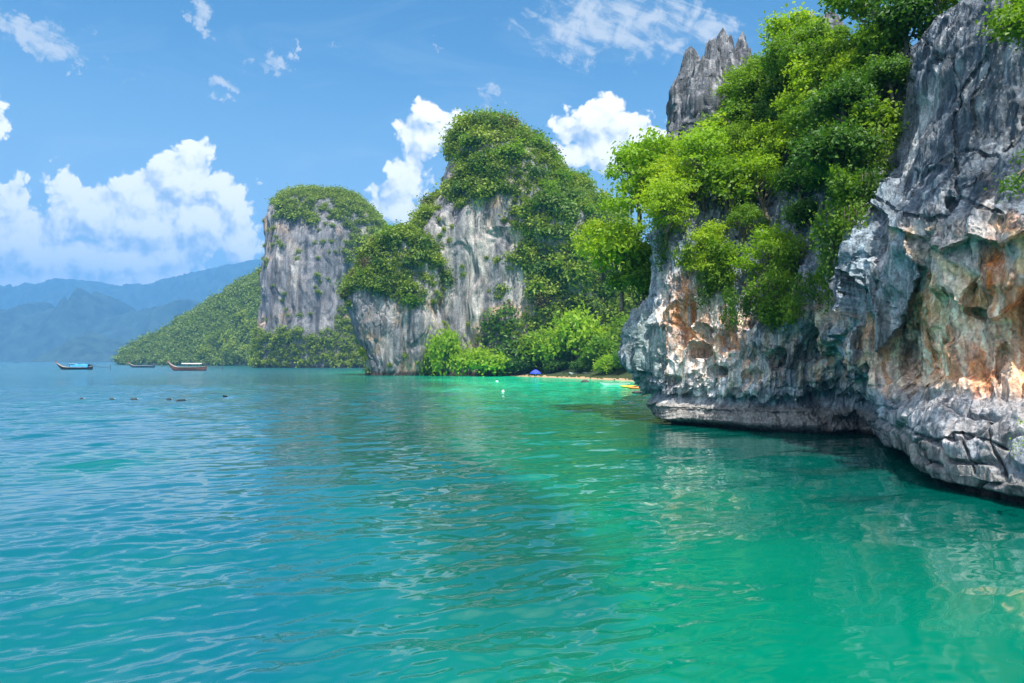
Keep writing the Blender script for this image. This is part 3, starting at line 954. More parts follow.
# ------------------------------------------------------------------ grey pinnacles standing out of the trees above the cliff
def build_spires():
    V, Fc, T = [], [], []
    off = 0
    for k, (px, py, wpx, d, lean) in enumerate(((723, 30, 13, 54, 0.0), (691, 50, 14, 53.5, -0.03), (712, 42, 12, 53, 0), (742, 38, 10, 55, 0.03), (685, 90, 11, 53, -0.02), (703, 62, 20, 52.5, 0),
                                                (735, 66, 22, 54, 0), (758, 76, 18, 56, 0.02), (775, 90, 18, 57, 0), (806, 14, 20, 52, 0.0), (828, 16, 22, 51, 0))):
        nu, nv = 110, 150
        c = world_pt(px, py, d)
        w = wpx * d / F
        z0 = c[2] - 15.0
        f = np.linspace(0, 1, nv)
        z = c[2] + (z0 - c[2]) * f
        r = w * (0.20 + 0.58 * np.minimum(1, f * 5) ** 0.8 + 0.75 * f)
        th = np.linspace(0, 2 * np.pi, nu, endpoint=False)
        X = c[0] + lean * (z - c[2])[None] * -1 + np.cos(th)[:, None] * r[None]
        Y = c[1] - np.sin(th)[:, None] * r[None] * 1.15
        G = np.stack([X, Y, z[None] + 0 * X], -1)
        nn = np.stack([np.cos(th)[:, None] + 0 * X, -np.sin(th)[:, None] + 0 * X, 0 * X], -1)
        fl = ridged(G * np.array([1.25, 1.25, 0.12]) + k, 4) + 1.2 * fbm(G * np.array([0.7, 0.7, 0.5]) + k, 4)
        G = G + nn * (fl * 0.30 * np.minimum(1, 0.25 + 3 * f)[None])[..., None]
        G[:, 0] = G[:, 0].mean(0) + np.array([0, 0, 0.25])
        G[..., 2] += 0.5 * fbm(G * 1.4 + 3, 3) * (1 - f)[None]
        st = fbm(G * np.array([2.2, 2.2, 0.2]) + 5, 4)
        cc = np.zeros(G.shape) + np.array([0.115, 0.122, 0.140])
        cc = blend(cc, sstep(st, -0.1, 0.5), (0.24, 0.24, 0.25))
        cc = blend(cc, sstep(fbm(G * np.array([2.8, 2.8, 0.25]) + 15, 4), 0.1, 0.5) * 0.8, (0.05, 0.055, 0.065))
        fc = grid_faces(nu, nv, True)
        V.append(G.reshape(-1, 3)); Fc.append(fc + off); T.append(cc.reshape(-1, 3))
        off += nu * nv
    o = link('rock_pinnacles', mesh_np('rock_pinnacles', np.concatenate(V), np.concatenate(Fc), M_rock, {'tint': ('POINT', np.concatenate(T))}))
    tag(o, 'sharp grey fluted rock pinnacles rising from the trees above the cliff', 'rock pinnacles', kind='structure')


build_spires()

# ------------------------------------------------------------------ foliage
M_leaf = leaf_material('leaf_green', (0.070, 0.180, 0.012), (0.235, 0.360, 0.022), 0.42)
M_leaf_bright = leaf_material('leaf_yellow_green', (0.170, 0.330, 0.014), (0.370, 0.470, 0.026), 0.45)
M_leaf_dark = leaf_material('leaf_dark_green', (0.032, 0.105, 0.016), (0.110, 0.230, 0.020), 0.34)
M_leaf_far = leaf_material('leaf_hillside', (0.035, 0.110, 0.020), (0.300, 0.380, 0.030), 0.28, 0.75)
M_leaf_slope = leaf_material('leaf_slope_forest', (0.020, 0.075, 0.022), (0.190, 0.275, 0.034), 0.25, 0.8)
M_leaf_brown = leaf_material('leaf_dry', (0.11, 0.10, 0.045), (0.16, 0.13, 0.06), 0.25)


def unit(a):
    return a / np.maximum(np.linalg.norm(a, axis=-1, keepdims=True), 1e-9)


def leaf_cloud(cen, rad, n, size, r, droop=0.0, flat=0.0, shell=0.66):
    """n leaves spread through ellipsoids (cen, rad); returns verts, quads, random"""
    cen, rad = np.asarray(cen, float), np.asarray(rad, float)
    w = (rad[:, 0] * rad[:, 1]) ** 1.0
    k = r.choice(len(cen), n, p=w / w.sum())
    d = unit(r.normal(size=(n, 3)))
    d[:, 2] = np.where((d[:, 2] < -0.2) & (r.random(n) < 0.6), -d[:, 2], d[:, 2])
    q = shell + (1.12 - shell) * r.random(n) ** 0.7
    # sprays: leaves gather in little tufts
    p = cen[k] + d * rad[k] * q[:, None]
    nt = max(4, n // 9)
    tuft = p[r.integers(0, n, nt)]
    ti = r.integers(0, nt, n)
    use = r.random(n) < 0.65
    tp = tuft[ti] + r.normal(size=(n, 3)) * size * 1.25
    p = np.where(use[:, None], tp, p)
    nor = unit(d * 1.0 + np.array([0, 0, 0.5]) + r.normal(size=(n, 3)) * (0.38 - 0.2 * flat))
    tan = unit(np.cross(nor, r.normal(size=(n, 3))))
    tan[:, 2] -= droop + 0.15
    tan = unit(tan)
    bit = unit(np.cross(nor, tan))
    L = size * (0.65 + 0.7 * r.random(n))[:, None]
    Wd = L * 0.34
    a = p - tan * L * 0.5
    t = p + tan * L * 0.5 - np.array([0, 0, 0.12]) * L
    l = p + bit * Wd + nor * L * 0.10
    rr = p - bit * Wd + nor * L * 0.10
    V = np.stack([a, l, t, rr], 1).reshape(-1, 3)
    Q = np.arange(4 * n).reshape(n, 4)
    rnd = np.clip(r.random(n) * 0.6 + 0.4 * r.random(len(cen))[k], 0, 1)
    return V, Q, rnd


def tube(pts, r0, r1, sides=6):
    pts = np.asarray(pts, float)
    m = len(pts)
    tg = unit(np.gradient(pts, axis=0))
    ref = np.array([0.3, 0.9, 0.2])
    a = unit(np.cross(tg, ref))
    b = np.cross(tg, a)
    rr = np.linspace(r0, r1, m)[:, None, None]
    th = np.linspace(0, 2 * np.pi, sides, endpoint=False)
    ring = np.cos(th)[None, :, None] * a[:, None] + np.sin(th)[None, :, None] * b[:, None]
    V = (pts[:, None] + ring * rr).reshape(-1, 3)
    j = np.arange(m - 1)[:, None]
    i = np.arange(sides)[None]
    Q = np.stack([j * sides + i, j * sides + (i + 1) % sides, (j + 1) * sides + (i + 1) % sides, (j + 1) * sides + i], -1).reshape(-1, 4)
    return V, Q


def merge(parts):
    V, Q, o = [], [], 0
    for v, q in parts:
        V.append(v); Q.append(q + o); o += len(v)
    return np.concatenate(V), np.concatenate(Q)


def tree_meshes(name, seed, mat, style='broad', n_leaf=4200, size=0.2, clumps=16, h=2.2):
    """unit tree: crown radius about 1.9 m, base at the origin"""
    r = np.random.default_rng(seed)
    cen, rad, wood = [], [], []
    top = np.array([r.normal() * 0.25, r.normal() * 0.25, h])
    trunk = np.array([[0, 0, -0.5], [0.05, 0, 0.2], top * 0.5 + r.normal(size=3) * 0.12, top])
    tt = np.linspace(0, 3, 9)
    trunk = catmull(trunk, tt)
    wood.append(tube(trunk, 0.13, 0.05))
    for i in range(clumps):
        az = 2.4 * i + r.normal() * 0.3
        if style == 'broad':
            el = r.uniform(-0.25, 1.35)
            R = 1.5 * (0.7 + 0.4 * r.random())
            c = np.array([math.cos(az) * math.cos(el) * R, math.sin(az) * math.cos(el) * R, h * 0.85 + math.sin(el) * R * 0.95])
            s = r.uniform(0.30, 0.60)
            ra = np.array([s, s, s * 0.72])
        elif style == 'layered':
            lev = i / clumps
            R = (1.8 - 1.1 * lev) * r.uniform(0.55, 1.0)
            c = np.array([math.cos(az) * R, math.sin(az) * R, 0.5 + lev * h * 1.35])
            s = r.uniform(0.5, 0.85)
            ra = np.array([s, s, s * 0.32])
        elif style == 'hanging':
            R = r.uniform(0.2, 1.2)
            c = np.array([math.cos(az) * R, math.sin(az) * R, 0.9 - 2.6 * r.random()])
            s = r.uniform(0.3, 0.55)
            ra = np.array([s * 0.8, s * 0.8, s * 1.3])
        else:  # dome
            el = r.uniform(-0.1, 1.5)
            R = 1.25
            c = np.array([math.cos(az) * math.cos(el) * R, math.sin(az) * math.cos(el) * R, 0.75 + math.sin(el) * R * 0.8])
            s = r.uniform(0.4, 0.7)
            ra = np.array([s, s, s * 0.7])
        cen.append(c); rad.append(ra)
        st = trunk[r.integers(3, 8)]
        midp = (st + c) / 2 + np.array([0, 0, 0.15]) + r.normal(size=3) * 0.1
        wood.append(tube(catmull(np.array([st, midp, c]), np.linspace(0, 2, 6)), 0.045, 0.012, 4))
    V, Q, rnd = leaf_cloud(cen, rad, n_leaf, size, r, droop=0.5 if style == 'hanging' else 0.0, flat=1.0 if style == 'layered' else 0.0)
    crown = mesh_np(name + '_crown', V, Q, mat, {'rnd': ('FACE', rnd)}, smooth=False)
    wv, wq = merge(wood)
    trunkm = mesh_np(name + '_trunk', wv, wq, M_bark)
    return crown, trunkm


def plant_tree(kind, meshes, loc, scale, rz, label, group, cat='tree', tilt=(0, 0)):
    root = bpy.data.objects.new(kind, None)
    COL.objects.link(root)
    root.empty_display_size = 0.3
    root.location = loc
    root.rotation_euler = (tilt[0], tilt[1], rz)
    root.scale = (scale, scale, scale) if np.isscalar(scale) else scale
    tag(root, label, cat, group)
    link('crown', meshes[0], root)
    link('trunk', meshes[1], root)
    return root


BROAD = [tree_meshes('broad', 100 + i, M_leaf, 'broad', (5000, 3300, 2300)[i], (0.15, 0.20, 0.26)[i], 17, 2.1) for i in range(3)]
BRIGHT = [tree_meshes('bright', 200 + i, M_leaf_bright, 'broad', (2500, 3400, 4700)[i], (0.26, 0.20, 0.15)[i], 16, 1.9) for i in range(3)]
LAYER = [tree_meshes('layer', 300 + i, M_leaf_bright, 'layered', 3600, 0.18, 18, 2.3) for i in range(2)]
DARK = [tree_meshes('dark', 400 + i, M_leaf_dark, 'dome', 3800, 0.20, 16, 1.6) for i in range(2)]
HANG = [tree_meshes('hang', 500 + i, M_leaf, 'hanging', 3200, 0.17, 16, 0.6) for i in range(2)]


def in_poly(x, y, poly):
    x, y = np.asarray(x, float), np.asarray(y, float)
    res = np.zeros(x.shape, bool)
    n = len(poly)
    for i in range(n):
        x0, y0 = poly[i]
        x1, y1 = poly[(i + 1) % n]
        c = ((y0 > y) != (y1 > y)) & (x < (x1 - x0) * (y - y0) / ((y1 - y0) or 1e-9) + x0)
        res ^= c
    return res


# trees rooted on the near cliff
FPX, FPY = pix(CG)
flatG, flatPX, flatPY = CG.reshape(-1, 3), FPX.ravel(), FPY.ravel()
facing = (np.sum(CN * -unit(CG - np.array([0, 0, H])), -1) > 0.05).ravel()
vis = np.where(facing & (flatG[:, 2] > 3) & (flatPX > 590) & (flatPX < 1020))[0]


def on_cliff(px, py, tol=4.0):
    dd = (flatPX[vis] - px) ** 2 + (flatPY[vis] - py) ** 2
    near = np.where(dd < tol * tol)[0]
    if len(near) == 0:
        return None
    return flatG[vis[near[np.argmin(flatG[vis[near], 1])]]]


CLIFF_POLY = [(652, 235), (658, 215), (672, 195), (690, 180), (720, 165), (750, 130), (775, 100), (810, 70), (850, 50), (892, 40), (890, 80), (884, 120), (874, 160), (860, 200), (842, 222), (820, 232), (803, 270), (788, 300),
              (765, 300), (745, 272), (722, 278), (712, 268), (700, 250), (680, 232)]
pts = []
tr = random.Random(21)
tries = 0
while len(pts) < 92 and tries < 6000:
    tries += 1
    x, y = tr.uniform(590, 910), tr.uniform(0, 330)
    if not in_poly(x, y, CLIFF_POLY):
        continue
    p = on_cliff(x, y)
    if p is None:
        continue
    if all((p - q[0]) @ (p - q[0]) > 1.75 ** 2 for q in pts):
        pts.append((p, x, y))
print('cliff trees', len(pts))


def where_on_cliff(x, y):
    if y > 215:
        return 'spilling low over the stained cliff face'
    if x > 840:
        return 'beside the bare dark upper wall'
    if y < 110:
        return 'high on the cliff top near the grey pinnacles'
    if x < 705:
        return 'at the left end of the cliff top'
    return 'in the middle of the green cliff slope'


for p, x, y in pts:
    low = y > 225
    u = tr.random()
    if low and u < 0.5:
        ms, kind, w0 = tr.choice(HANG), 'hanging_shrub', 'drooping green shrub'
    elif x > 770 and u < 0.45:
        ms, kind, w0 = tr.choice(DARK), 'bushy_tree', 'dark green bushy tree'
    elif u < (0.3 if x < 730 else 0.5):
        ms, kind, w0 = tr.choice(BRIGHT), 'broadleaf_tree', 'sunlit yellow-green tree'
    elif u < (0.6 if x < 730 else 0.85):
        ms, kind, w0 = tr.choice(BROAD), 'broadleaf_tree', 'mid green leafy tree'
    else:
        ms, kind, w0 = tr.choice(LAYER), 'layered_tree', 'airy tree with flat leaf layers'
    s = tr.uniform(0.7, 1.15) * (0.8 if low else 1.0) * (0.8 if x > 830 else 1.0)
    zone = where_on_cliff(x, y)
    plant_tree(kind, ms, (p[0] - 0.25, p[1] - 0.45, p[2] - 0.35), s, tr.uniform(0, 6.28), w0 + ' ' + zone, w0 + 's ' + zone, 'shrub' if 'shrub' in kind else 'tree',
               (tr.uniform(0.0, 0.35), tr.uniform(-0.25, 0.1)))

# the bright tree that hangs off the left corner of the cliff, and others placed one by one
for kind, ms, px, py, d, s, lab, cat in (
        ('broadleaf_tree', BRIGHT[0], 622, 300, 46.5, (1.3, 1.2, 1.45), 'brilliant yellow-green tree clinging to the left corner of the cliff over the bay', 'tree'),
        ('broadleaf_tree', BROAD[1], 640, 318, 46.0, 1.05, 'green bush just below the brilliant tree, on top of the teal overhanging rock', 'bush'),
        ('broadleaf_tree', BRIGHT[2], 602, 272, 50, 1.15, 'outermost yellow-green crown of the cliff corner, farthest left over the bay', 'tree'),
        ('layered_tree', LAYER[0], 640, 222, 46, (1.4, 1.4, 1.5), 'airy tree leaning out left from the cliff top with a gap of sky in it', 'tree'),
        ('layered_tree', LAYER[1], 664, 205, 47, (1.2, 1.2, 1.15), 'tall airy light green tree below the left side of the grey pinnacles', 'tree'),
        ('broadleaf_tree', BROAD[2], 632, 205, 50, 1.1, 'round green tree at the far left end of the cliff top', 'tree'),
        ('broadleaf_tree', BROAD[0], 752, 118, 47, (1.3, 1.2, 1.0), 'wide green tree spreading in front of the right foot of the grey pinnacles', 'tree'),
        ('broadleaf_tree', BRIGHT[1], 795, 82, 45, 1.3, 'sunlit tree rising to the sky line between the pinnacles and the top edge', 'tree'),
        ('broadleaf_tree', BROAD[1], 876, 48, 36.5, 1.25, 'leafy tree at the top of the growth, left of where the bare wall begins', 'tree'),
        ('bushy_tree', DARK[1], 908, 52, 34.0, 1.15, 'dark tree filling the top notch between the cliff trees and the bare wall', 'tree'),
        ('broadleaf_tree', BRIGHT[0], 938, 24, 33.0, 0.9, 'bright tree on the crest of the bare upper wall at the picture top', 'tree'),
        ('bushy_tree', DARK[0], 846, 130, 32.5, 0.95, 'dark dense tree hard against the bare upper wall', 'tree'),
        ('bushy_tree', DARK[1], 838, 180, 31.0, 1.0, 'dark dense shrub below the dark tree beside the bare upper wall', 'shrub'),
        ('hanging_shrub', HANG[0], 845, 205, 30.0, 1.0, 'leafy creeper hanging over the grey drapery rock beside the upper wall', 'creeper'),
        ('hanging_shrub', HANG[1], 768, 292, 34.6, 0.9, 'lowest drooping shrub of the cliff trees, tip over the pale rock', 'shrub'),
        ('hanging_shrub', HANG[0], 722, 262, 38.2, 0.85, 'drooping shrub above the orange-stained hollow', 'shrub')):
    c = world_pt(px, py, d)
    plant_tree(kind, ms, c, s, tr.uniform(0, 6.28), lab, None, cat)


# vines hanging from the lower edge of the growth over the bare rock
def vine(px, py, d, length, seed, label, group):
    r = np.random.default_rng(seed)
    root = bpy.data.objects.new('hanging_vine', None)
    COL.objects.link(root)
    root.location = world_pt(px, py, d)
    tag(root, label, 'vine', group)
    stems, P0 = [], []
    for k in range(5):
        L = length * r.uniform(0.55, 1.0)
        a = np.array([r.normal() * 0.3, r.normal() * 0.15, 0.0])
        pts_ = np.array([a + np.array([0.06 * r.normal() * t * 3, 0.05 * r.normal() * t * 3, -L * t]) for t in np.linspace(0, 1, 7)])
        stems.append(tube(pts_, 0.02, 0.008, 4))
        P0.append(catmull(pts_, np.linspace(0, 6, 26)))
    P0 = np.concatenate(P0)
    V, Q, rnd = leaf_cloud(P0, np.full((len(P0), 3), 0.10), 900, 0.11, r, droop=1.0)
    link('foliage', mesh_np('vine_foliage', V, Q, M_leaf if seed % 2 else M_leaf_dark, {'rnd': ('FACE', rnd)}, smooth=False), root)
    wv, wq = merge(stems)
    link('stem', mesh_np('vine_stem', wv, wq, M_bark), root)


for k, (px, py, d, L) in enumerate(((664, 236, 41.0, 2.2), (684, 246, 39.4, 1.8), (707, 272, 38.2, 2.4), (730, 290, 36.8, 2.0), (752, 296, 35.0, 1.4), (788, 300, 33.0, 1.2), (806, 275, 31.8, 1.6),
                                    (824, 250, 31.2, 3.0), (838, 228, 29.6, 2.8), (852, 205, 28.6, 2.4), (868, 172, 29.0, 2.6), (880, 130, 30.0, 2.4))):
    vine(px, py, d, L, 90 + k, 'leafy vine strands hanging below the cliff trees over bare rock', 'vines hanging below the cliff trees')


# leafy bough in the top right corner, rooted on the wall above the frame
def bough(seed, n_cl, label, base, reach, mats, leaf=0.14, n=2600):
    r = np.random.default_rng(seed)
    root = bpy.data.objects.new('leafy_bough', None)
    COL.objects.link(root)
    root.location = base
    tag(root, label, 'bough')
    cen, rad, wood = [], [], []
    for i in range(n_cl):
        t = (i + 0.5) / n_cl
        c = np.array(reach) * t + r.normal(size=3) * np.array([0.45, 0.4, 0.35])
        s = r.uniform(0.25, 0.5)
        cen.append(c); rad.append(np.array([s, s, s * 0.6]))
        wood.append(tube(catmull(np.array([np.array(reach) * t * 0.6, (np.array(reach) * t * 0.8 + c) / 2, c]), np.linspace(0, 2, 6)), 0.03, 0.008, 4))
    wood.append(tube(np.array(reach)[None] * np.linspace(-0.3, 1, 8)[:, None], 0.07, 0.02))
    V, Q, rnd = leaf_cloud(cen, rad, n, leaf, r)
    link('foliage', mesh_np('bough_foliage', V, Q, mats, {'rnd': ('FACE', rnd)}, smooth=False), root)
    wv, wq = merge(wood)
    link('branch', mesh_np('bough_branch', wv, wq, M_bark), root)


b0 = world_pt(1040, -45, 21.5)
bough(61, 16, 'dark leafy bough hanging in from the top right corner over the bare wall', b0, (-2.6, -0.6, -0.3), M_leaf_dark)
b1 = world_pt(1050, 10, 19.5)
bough(62, 14, 'bright leafy bough below the dark one in the top right corner', b1, (-1.7, -0.5, -0.75), M_leaf, 0.13)
b2 = world_pt(1045, 150, 17.6)
bough(63, 7, 'thin green creeper on the right edge of the bare upper wall', b2, (-0.9, -0.3, -0.7), M_leaf_dark, 0.09, 1100)
b3 = world_pt(1040, 425, 15.9)
bough(64, 3, 'small bright green tuft on the ledge at the right edge', b3, (-0.12, -0.1, -0.15), M_leaf_bright, 0.06, 320)

# ------------------------------------------------------------------ bushes on the far towers
def bush_mesh(name, seed, mat, n=420, size=0.5, clumps=7):
    r = np.random.default_rng(seed)
    cen, rad = [], []
    for i in range(clumps):
        d = unit(r.normal(size=3)) * r.uniform(0.25, 0.7)
        d[2] = abs(d[2]) * 1.1
        s = r.uniform(0.38, 0.62)
        cen.append(d); rad.append(np.array([s, s, s * 0.75]))
    V, Q, rnd = leaf_cloud(cen, rad, n, size, r)
    return mesh_np(name, V, Q, mat, {'rnd': ('FACE', rnd)}, smooth=False), (V, Q, rnd)


BUSH = [bush_mesh('bush', 700 + i, M_leaf_far, 900, 0.23, 9) for i in range(6)]
BUSH_S = [bush_mesh('bush_small', 740 + i, M_leaf_far, 420, 0.31, 8) for i in range(5)]
BUSH_Y = [bush_mesh('bush_light', 720 + i, M_leaf, 900, 0.23, 9) for i in range(3)]
BUSH_B = [bush_mesh('bush_dry', 730, M_leaf_brown, 800, 0.23, 9)]

ROCK_TOWER = [[(424, 216), (440, 198), (455, 200), (468, 214), (486, 196), (510, 198), (528, 220), (534, 258), (531, 296), (522, 314), (506, 326), (494, 336), (478, 360), (430, 362), (400, 300), (398, 272), (408, 240)],
              [(429, 222), (432, 185), (437, 158), (447, 150), (457, 164), (452, 188), (447, 212)], [(470, 300), (520, 300), (500, 378), (440, 378)]]
ROCK_SHO = [[(330, 296), (345, 290), (352, 300), (365, 288), (385, 292), (400, 302), (418, 288), (432, 270), (445, 262), (450, 330), (450, 380), (355, 380)]]
ROCK_BACK = [[(250, 212), (275, 202), (285, 218), (300, 208), (312, 226), (322, 208), (335, 222), (350, 216), (352, 300), (342, 326), (310, 336), (255, 336)]]


def surface_points(G, N, rocks, spacing, count, seed, sparse=0.03, ymax=1e9, facing_min=-0.15, off=0.0, pymax=372):
    r = np.random.default_rng(seed)
    Gf, Nf = G.reshape(-1, 3), N.reshape(-1, 3)
    px, py = pix(Gf)
    view = unit(Gf - np.array([0, 0, H]))
    ok = (np.sum(Nf * -view, -1) > facing_min) & (py < pymax) & (Gf[:, 2] > 1.0)
    jx = 11 * fbm(Gf * 0.15 + seed, 3)
    rock = np.zeros(len(Gf), bool)
    for pol in rocks:
        rock |= in_poly(px + jx, py + jx, pol)
    steep = np.abs(Nf[:, 2]) < 0.3
    tuft = sstep(fbm(Gf * np.array([0.12, 0.12, 0.2]) + seed + 50, 2), 0.15, 0.5) * 3.0
    w = np.where(rock, sparse * tuft, 1.0) * ok
    # weight by surface area
    du = np.linalg.norm(np.roll(G, -1, 0) - G, axis=-1) * np.linalg.norm(np.gradient(G, axis=1), axis=-1)
    w = w * du.reshape(-1)
    idx = r.choice(len(Gf), count * 6, p=w / w.sum())
    out, cells = [], {}
    for i in idx:
        p = Gf[i]
        key = tuple((p / spacing).astype(int))
        hit = False
        for a in (-1, 0, 1):
            for b in (-1, 0, 1):
                for c in (-1, 0, 1):
                    for q in cells.get((key[0] + a, key[1] + b, key[2] + c), ()):
                        if np.dot(p - q, p - q) < spacing ** 2:
                            hit = True
        if hit:
            continue
        cells.setdefault(key, []).append(p)
        out.append((p, Nf[i], rock[i]))
        if len(out) >= count:
            break
    return out


TP = surface_points(TG, TN, ROCK_TOWER, 1.9, 1500, 11, 0.035)
SP = surface_points(SG, SN, ROCK_SHO, 1.5, 420, 12, 0.03)
cand = []
for src, lst in (('tower', TP), ('buttress', SP)):
    for p, nn, rk in lst:
        s = (1.15 + 2.7 * random.random() ** 2.2) * (0.6 if rk else 1.0) * (0.85 if src == 'buttress' else 1.0)
        px, py = pix(p)
        cand.append((s, p, nn, src, float(px), float(py), rk))
print('tower bushes', len(TP), len(SP))
# the ones that show largest and unobstructed become things of their own
order = sorted(range(len(cand)), key=lambda i: -(cand[i][0] / cand[i][1][1] * (1.0 if cand[i][4] < 615 else 0.3)))
single = set(order[:290])


def tower_zone(src, px, py, rk):
    if rk:
        return 'on a ledge of the bare pale rock of the ' + ('tall tower' if src == 'tower' else 'lower buttress')
    if src == 'buttress':
        return 'on the bulging bushy head of the lower buttress'
    if py < 150:
        return 'on the rounded top of the tall limestone tower'
    if px > 545:
        return 'on the long right flank of the tall limestone tower'
    if py < 215:
        return 'on the upper front of the tall tower above its bare face'
    return 'right beside the bare face of the tall limestone tower'


massV, massQ, massR, mo = [], [], [], 0
for i, (s, p, nn, src, px, py, rk) in enumerate(cand):
    loc = p - nn * s * 0.15
    rz = random.uniform(0, 6.28)
    u = random.random()
    if i in single:
        if u < 0.24:
            me, w0 = random.choice(BUSH_Y)[0], 'yellow-green bush'
        elif u < 0.28:
            me, w0 = BUSH_B[0][0], 'brownish dry bush'
        else:
            me, w0 = random.choice(BUSH)[0], 'green bush'
        o = link('hillside_bush', me, None, loc, rz, (s, s, s * random.uniform(0.8, 1.1)))
        zone = tower_zone(src, px, py, rk)
        tag(o, w0 + ' ' + zone, 'bush', w0.replace('bush', 'bushes') + ' ' + zone)
    else:
        V, Q, rn = random.choice(BUSH_S)[1]
        c, sn = math.cos(rz), math.sin(rz)
        R = np.array([[c, -sn, 0], [sn, c, 0], [0, 0, 1]])
        massV.append((V * s) @ R.T + loc); massQ.append(Q + mo); mo += len(V)
        massR.append(np.clip(0.5 * rn + 0.5 * random.random(), 0, 1))
o = link('tower_scrub', mesh_np('tower_scrub', np.concatenate(massV), np.concatenate(massQ), M_leaf_far, {'rnd': ('FACE', np.concatenate(massR))}, smooth=False))
tag(o, 'thick green scrub covering the tall limestone tower and its buttress', 'scrub', kind='stuff')


def scrub(name, pts, srange, label, cat, mat, squash=0.9):
    V_, Q_, R_, off = [], [], [], 0
    for p, nn, rk in pts:
        s = random.uniform(*srange) * (0.55 if rk else 1.0)
        V, Q, rn = random.choice(BUSH_S)[1]
        rz = random.uniform(0, 6.28)
        c, sn = math.cos(rz), math.sin(rz)
        R = np.array([[c, -sn, 0], [sn, c, 0], [0, 0, 1]])
        V_.append((V * np.array([s, s, s * squash])) @ R.T + p - nn * s * 0.1)
        Q_.append(Q + off)
        off += len(V)
        R_.append(np.clip(0.4 * rn + 0.6 * random.random(), 0, 1))
    o = link(name, mesh_np(name, np.concatenate(V_), np.concatenate(Q_), mat, {'rnd': ('FACE', np.concatenate(R_))}, smooth=False))
    tag(o, label, cat, kind='stuff')


scrub('massif_scrub', surface_points(BG, BN, ROCK_BACK, 3.0, 800, 13, 0.09), (1.8, 3.8), 'green scrub on the flat top and ledges of the bluish massif', 'scrub', M_leaf_far)
HN = grid_normals(HG)
HN = HN * np.sign(HN[..., 2:3])
scrub('headland_forest', surface_points(HG, HN, [], 4.6, 1500, 14, 1.0, pymax=366), (3.2, 5.6), 'green forest covering the slope down to the sea below the massif', 'forest', M_leaf_slope, 1.0)

# separate round crowns in the forest fringe along the shore
SHORE = [tree_meshes('shore', 900 + i, M_leaf_far, 'dome', 1500, 0.30, 14, 1.5)[0] for i in range(4)]
sr = random.Random(9)
hf = HG.reshape(-1, 3)
hpx, hpy = pix(hf)
n_sh = 0
for k in range(70):
    x = sr.uniform(205, 362)
    y = sr.uniform(318, 362) if x > 235 else sr.uniform(340, 362)
    i = int(np.argmin((hpx - x) ** 2 + (hpy - y) ** 2 + 0.0 * hf[:, 1]))
    if abs(hpx[i] - x) > 3 or abs(hpy[i] - y) > 4:
        continue
    s = sr.uniform(2.6, 4.6)
    o = link('shore_tree', sr.choice(SHORE), None, hf[i] - np.array([0, 0, 0.6 * s]), sr.uniform(0, 6.28), (s, s, s * sr.uniform(0.9, 1.25)))
    lab = 'round green tree near the water below the bluish massif' if y > 345 else 'round green tree higher on the wooded slope below the massif'
    tag(o, lab, 'tree', lab.replace('tree', 'trees'))
    n_sh += 1
print('shore trees', n_sh)

# ------------------------------------------------------------------ beach at the foot of the tower
M_sand = plain_material('sand', (0.36, 0.235, 0.14), 0.9, 0.25, 1.5, 0.1)
M_soil = plain_material('leaf_litter', (0.04, 0.055, 0.022), 0.95, 0.4, 1.2, 0.1)


def build_beach():
    px = np.linspace(415, 720, 200)
    front = np.interp(px, [415, 432, 500, 515, 560, 600, 640, 720], [172, 172, 166, 160, 145, 132, 118, 104])
    nv = 60
    v = np.linspace(0, 1, nv)
    d = front[:, None] + v[None] * (215 - front)[:, None]
    X = (px - 512)[:, None] * (0.5 * d + 0.5 * front[:, None]) / F
    dist = d - front[:, None]
    Z = -0.5 + 0.11 * np.minimum(dist, 18) + 0.16 * np.clip(dist - 14, 0, 60) + 0.12 * fbm(np.stack([X / 3, d / 3, 0 * X], -1), 3)
    G = np.stack([X, d, Z], -1)
    fc = grid_faces(len(px), nv)
    me = mesh_np('beach', G.reshape(-1, 3), fc, [M_sand, M_soil])
    dc = dist.reshape(-1)[fc].mean(1) + 2 * np.random.default_rng(2).normal(size=len(fc)) * 0.3
    pc = np.repeat(px, nv)[fc[:, 0]]
    mi = ((dc > 7) | (pc < 505)).astype(np.int32)
    me.polygons.foreach_set('material_index', mi)
    o = link('beach', me)
    tag(o, 'narrow strip of pale brown sand below the beach trees', 'beach', kind='structure')


build_beach()


def ground_z(px, d):
    f = float(np.interp(px, [415, 432, 500, 515, 560, 600, 640, 720], [172, 172, 166, 160, 145, 132, 118, 104]))
    k = d - f
    return -0.5 + 0.11 * min(max(k, 0), 18) + 0.16 * min(max(k - 14, 0), 60)


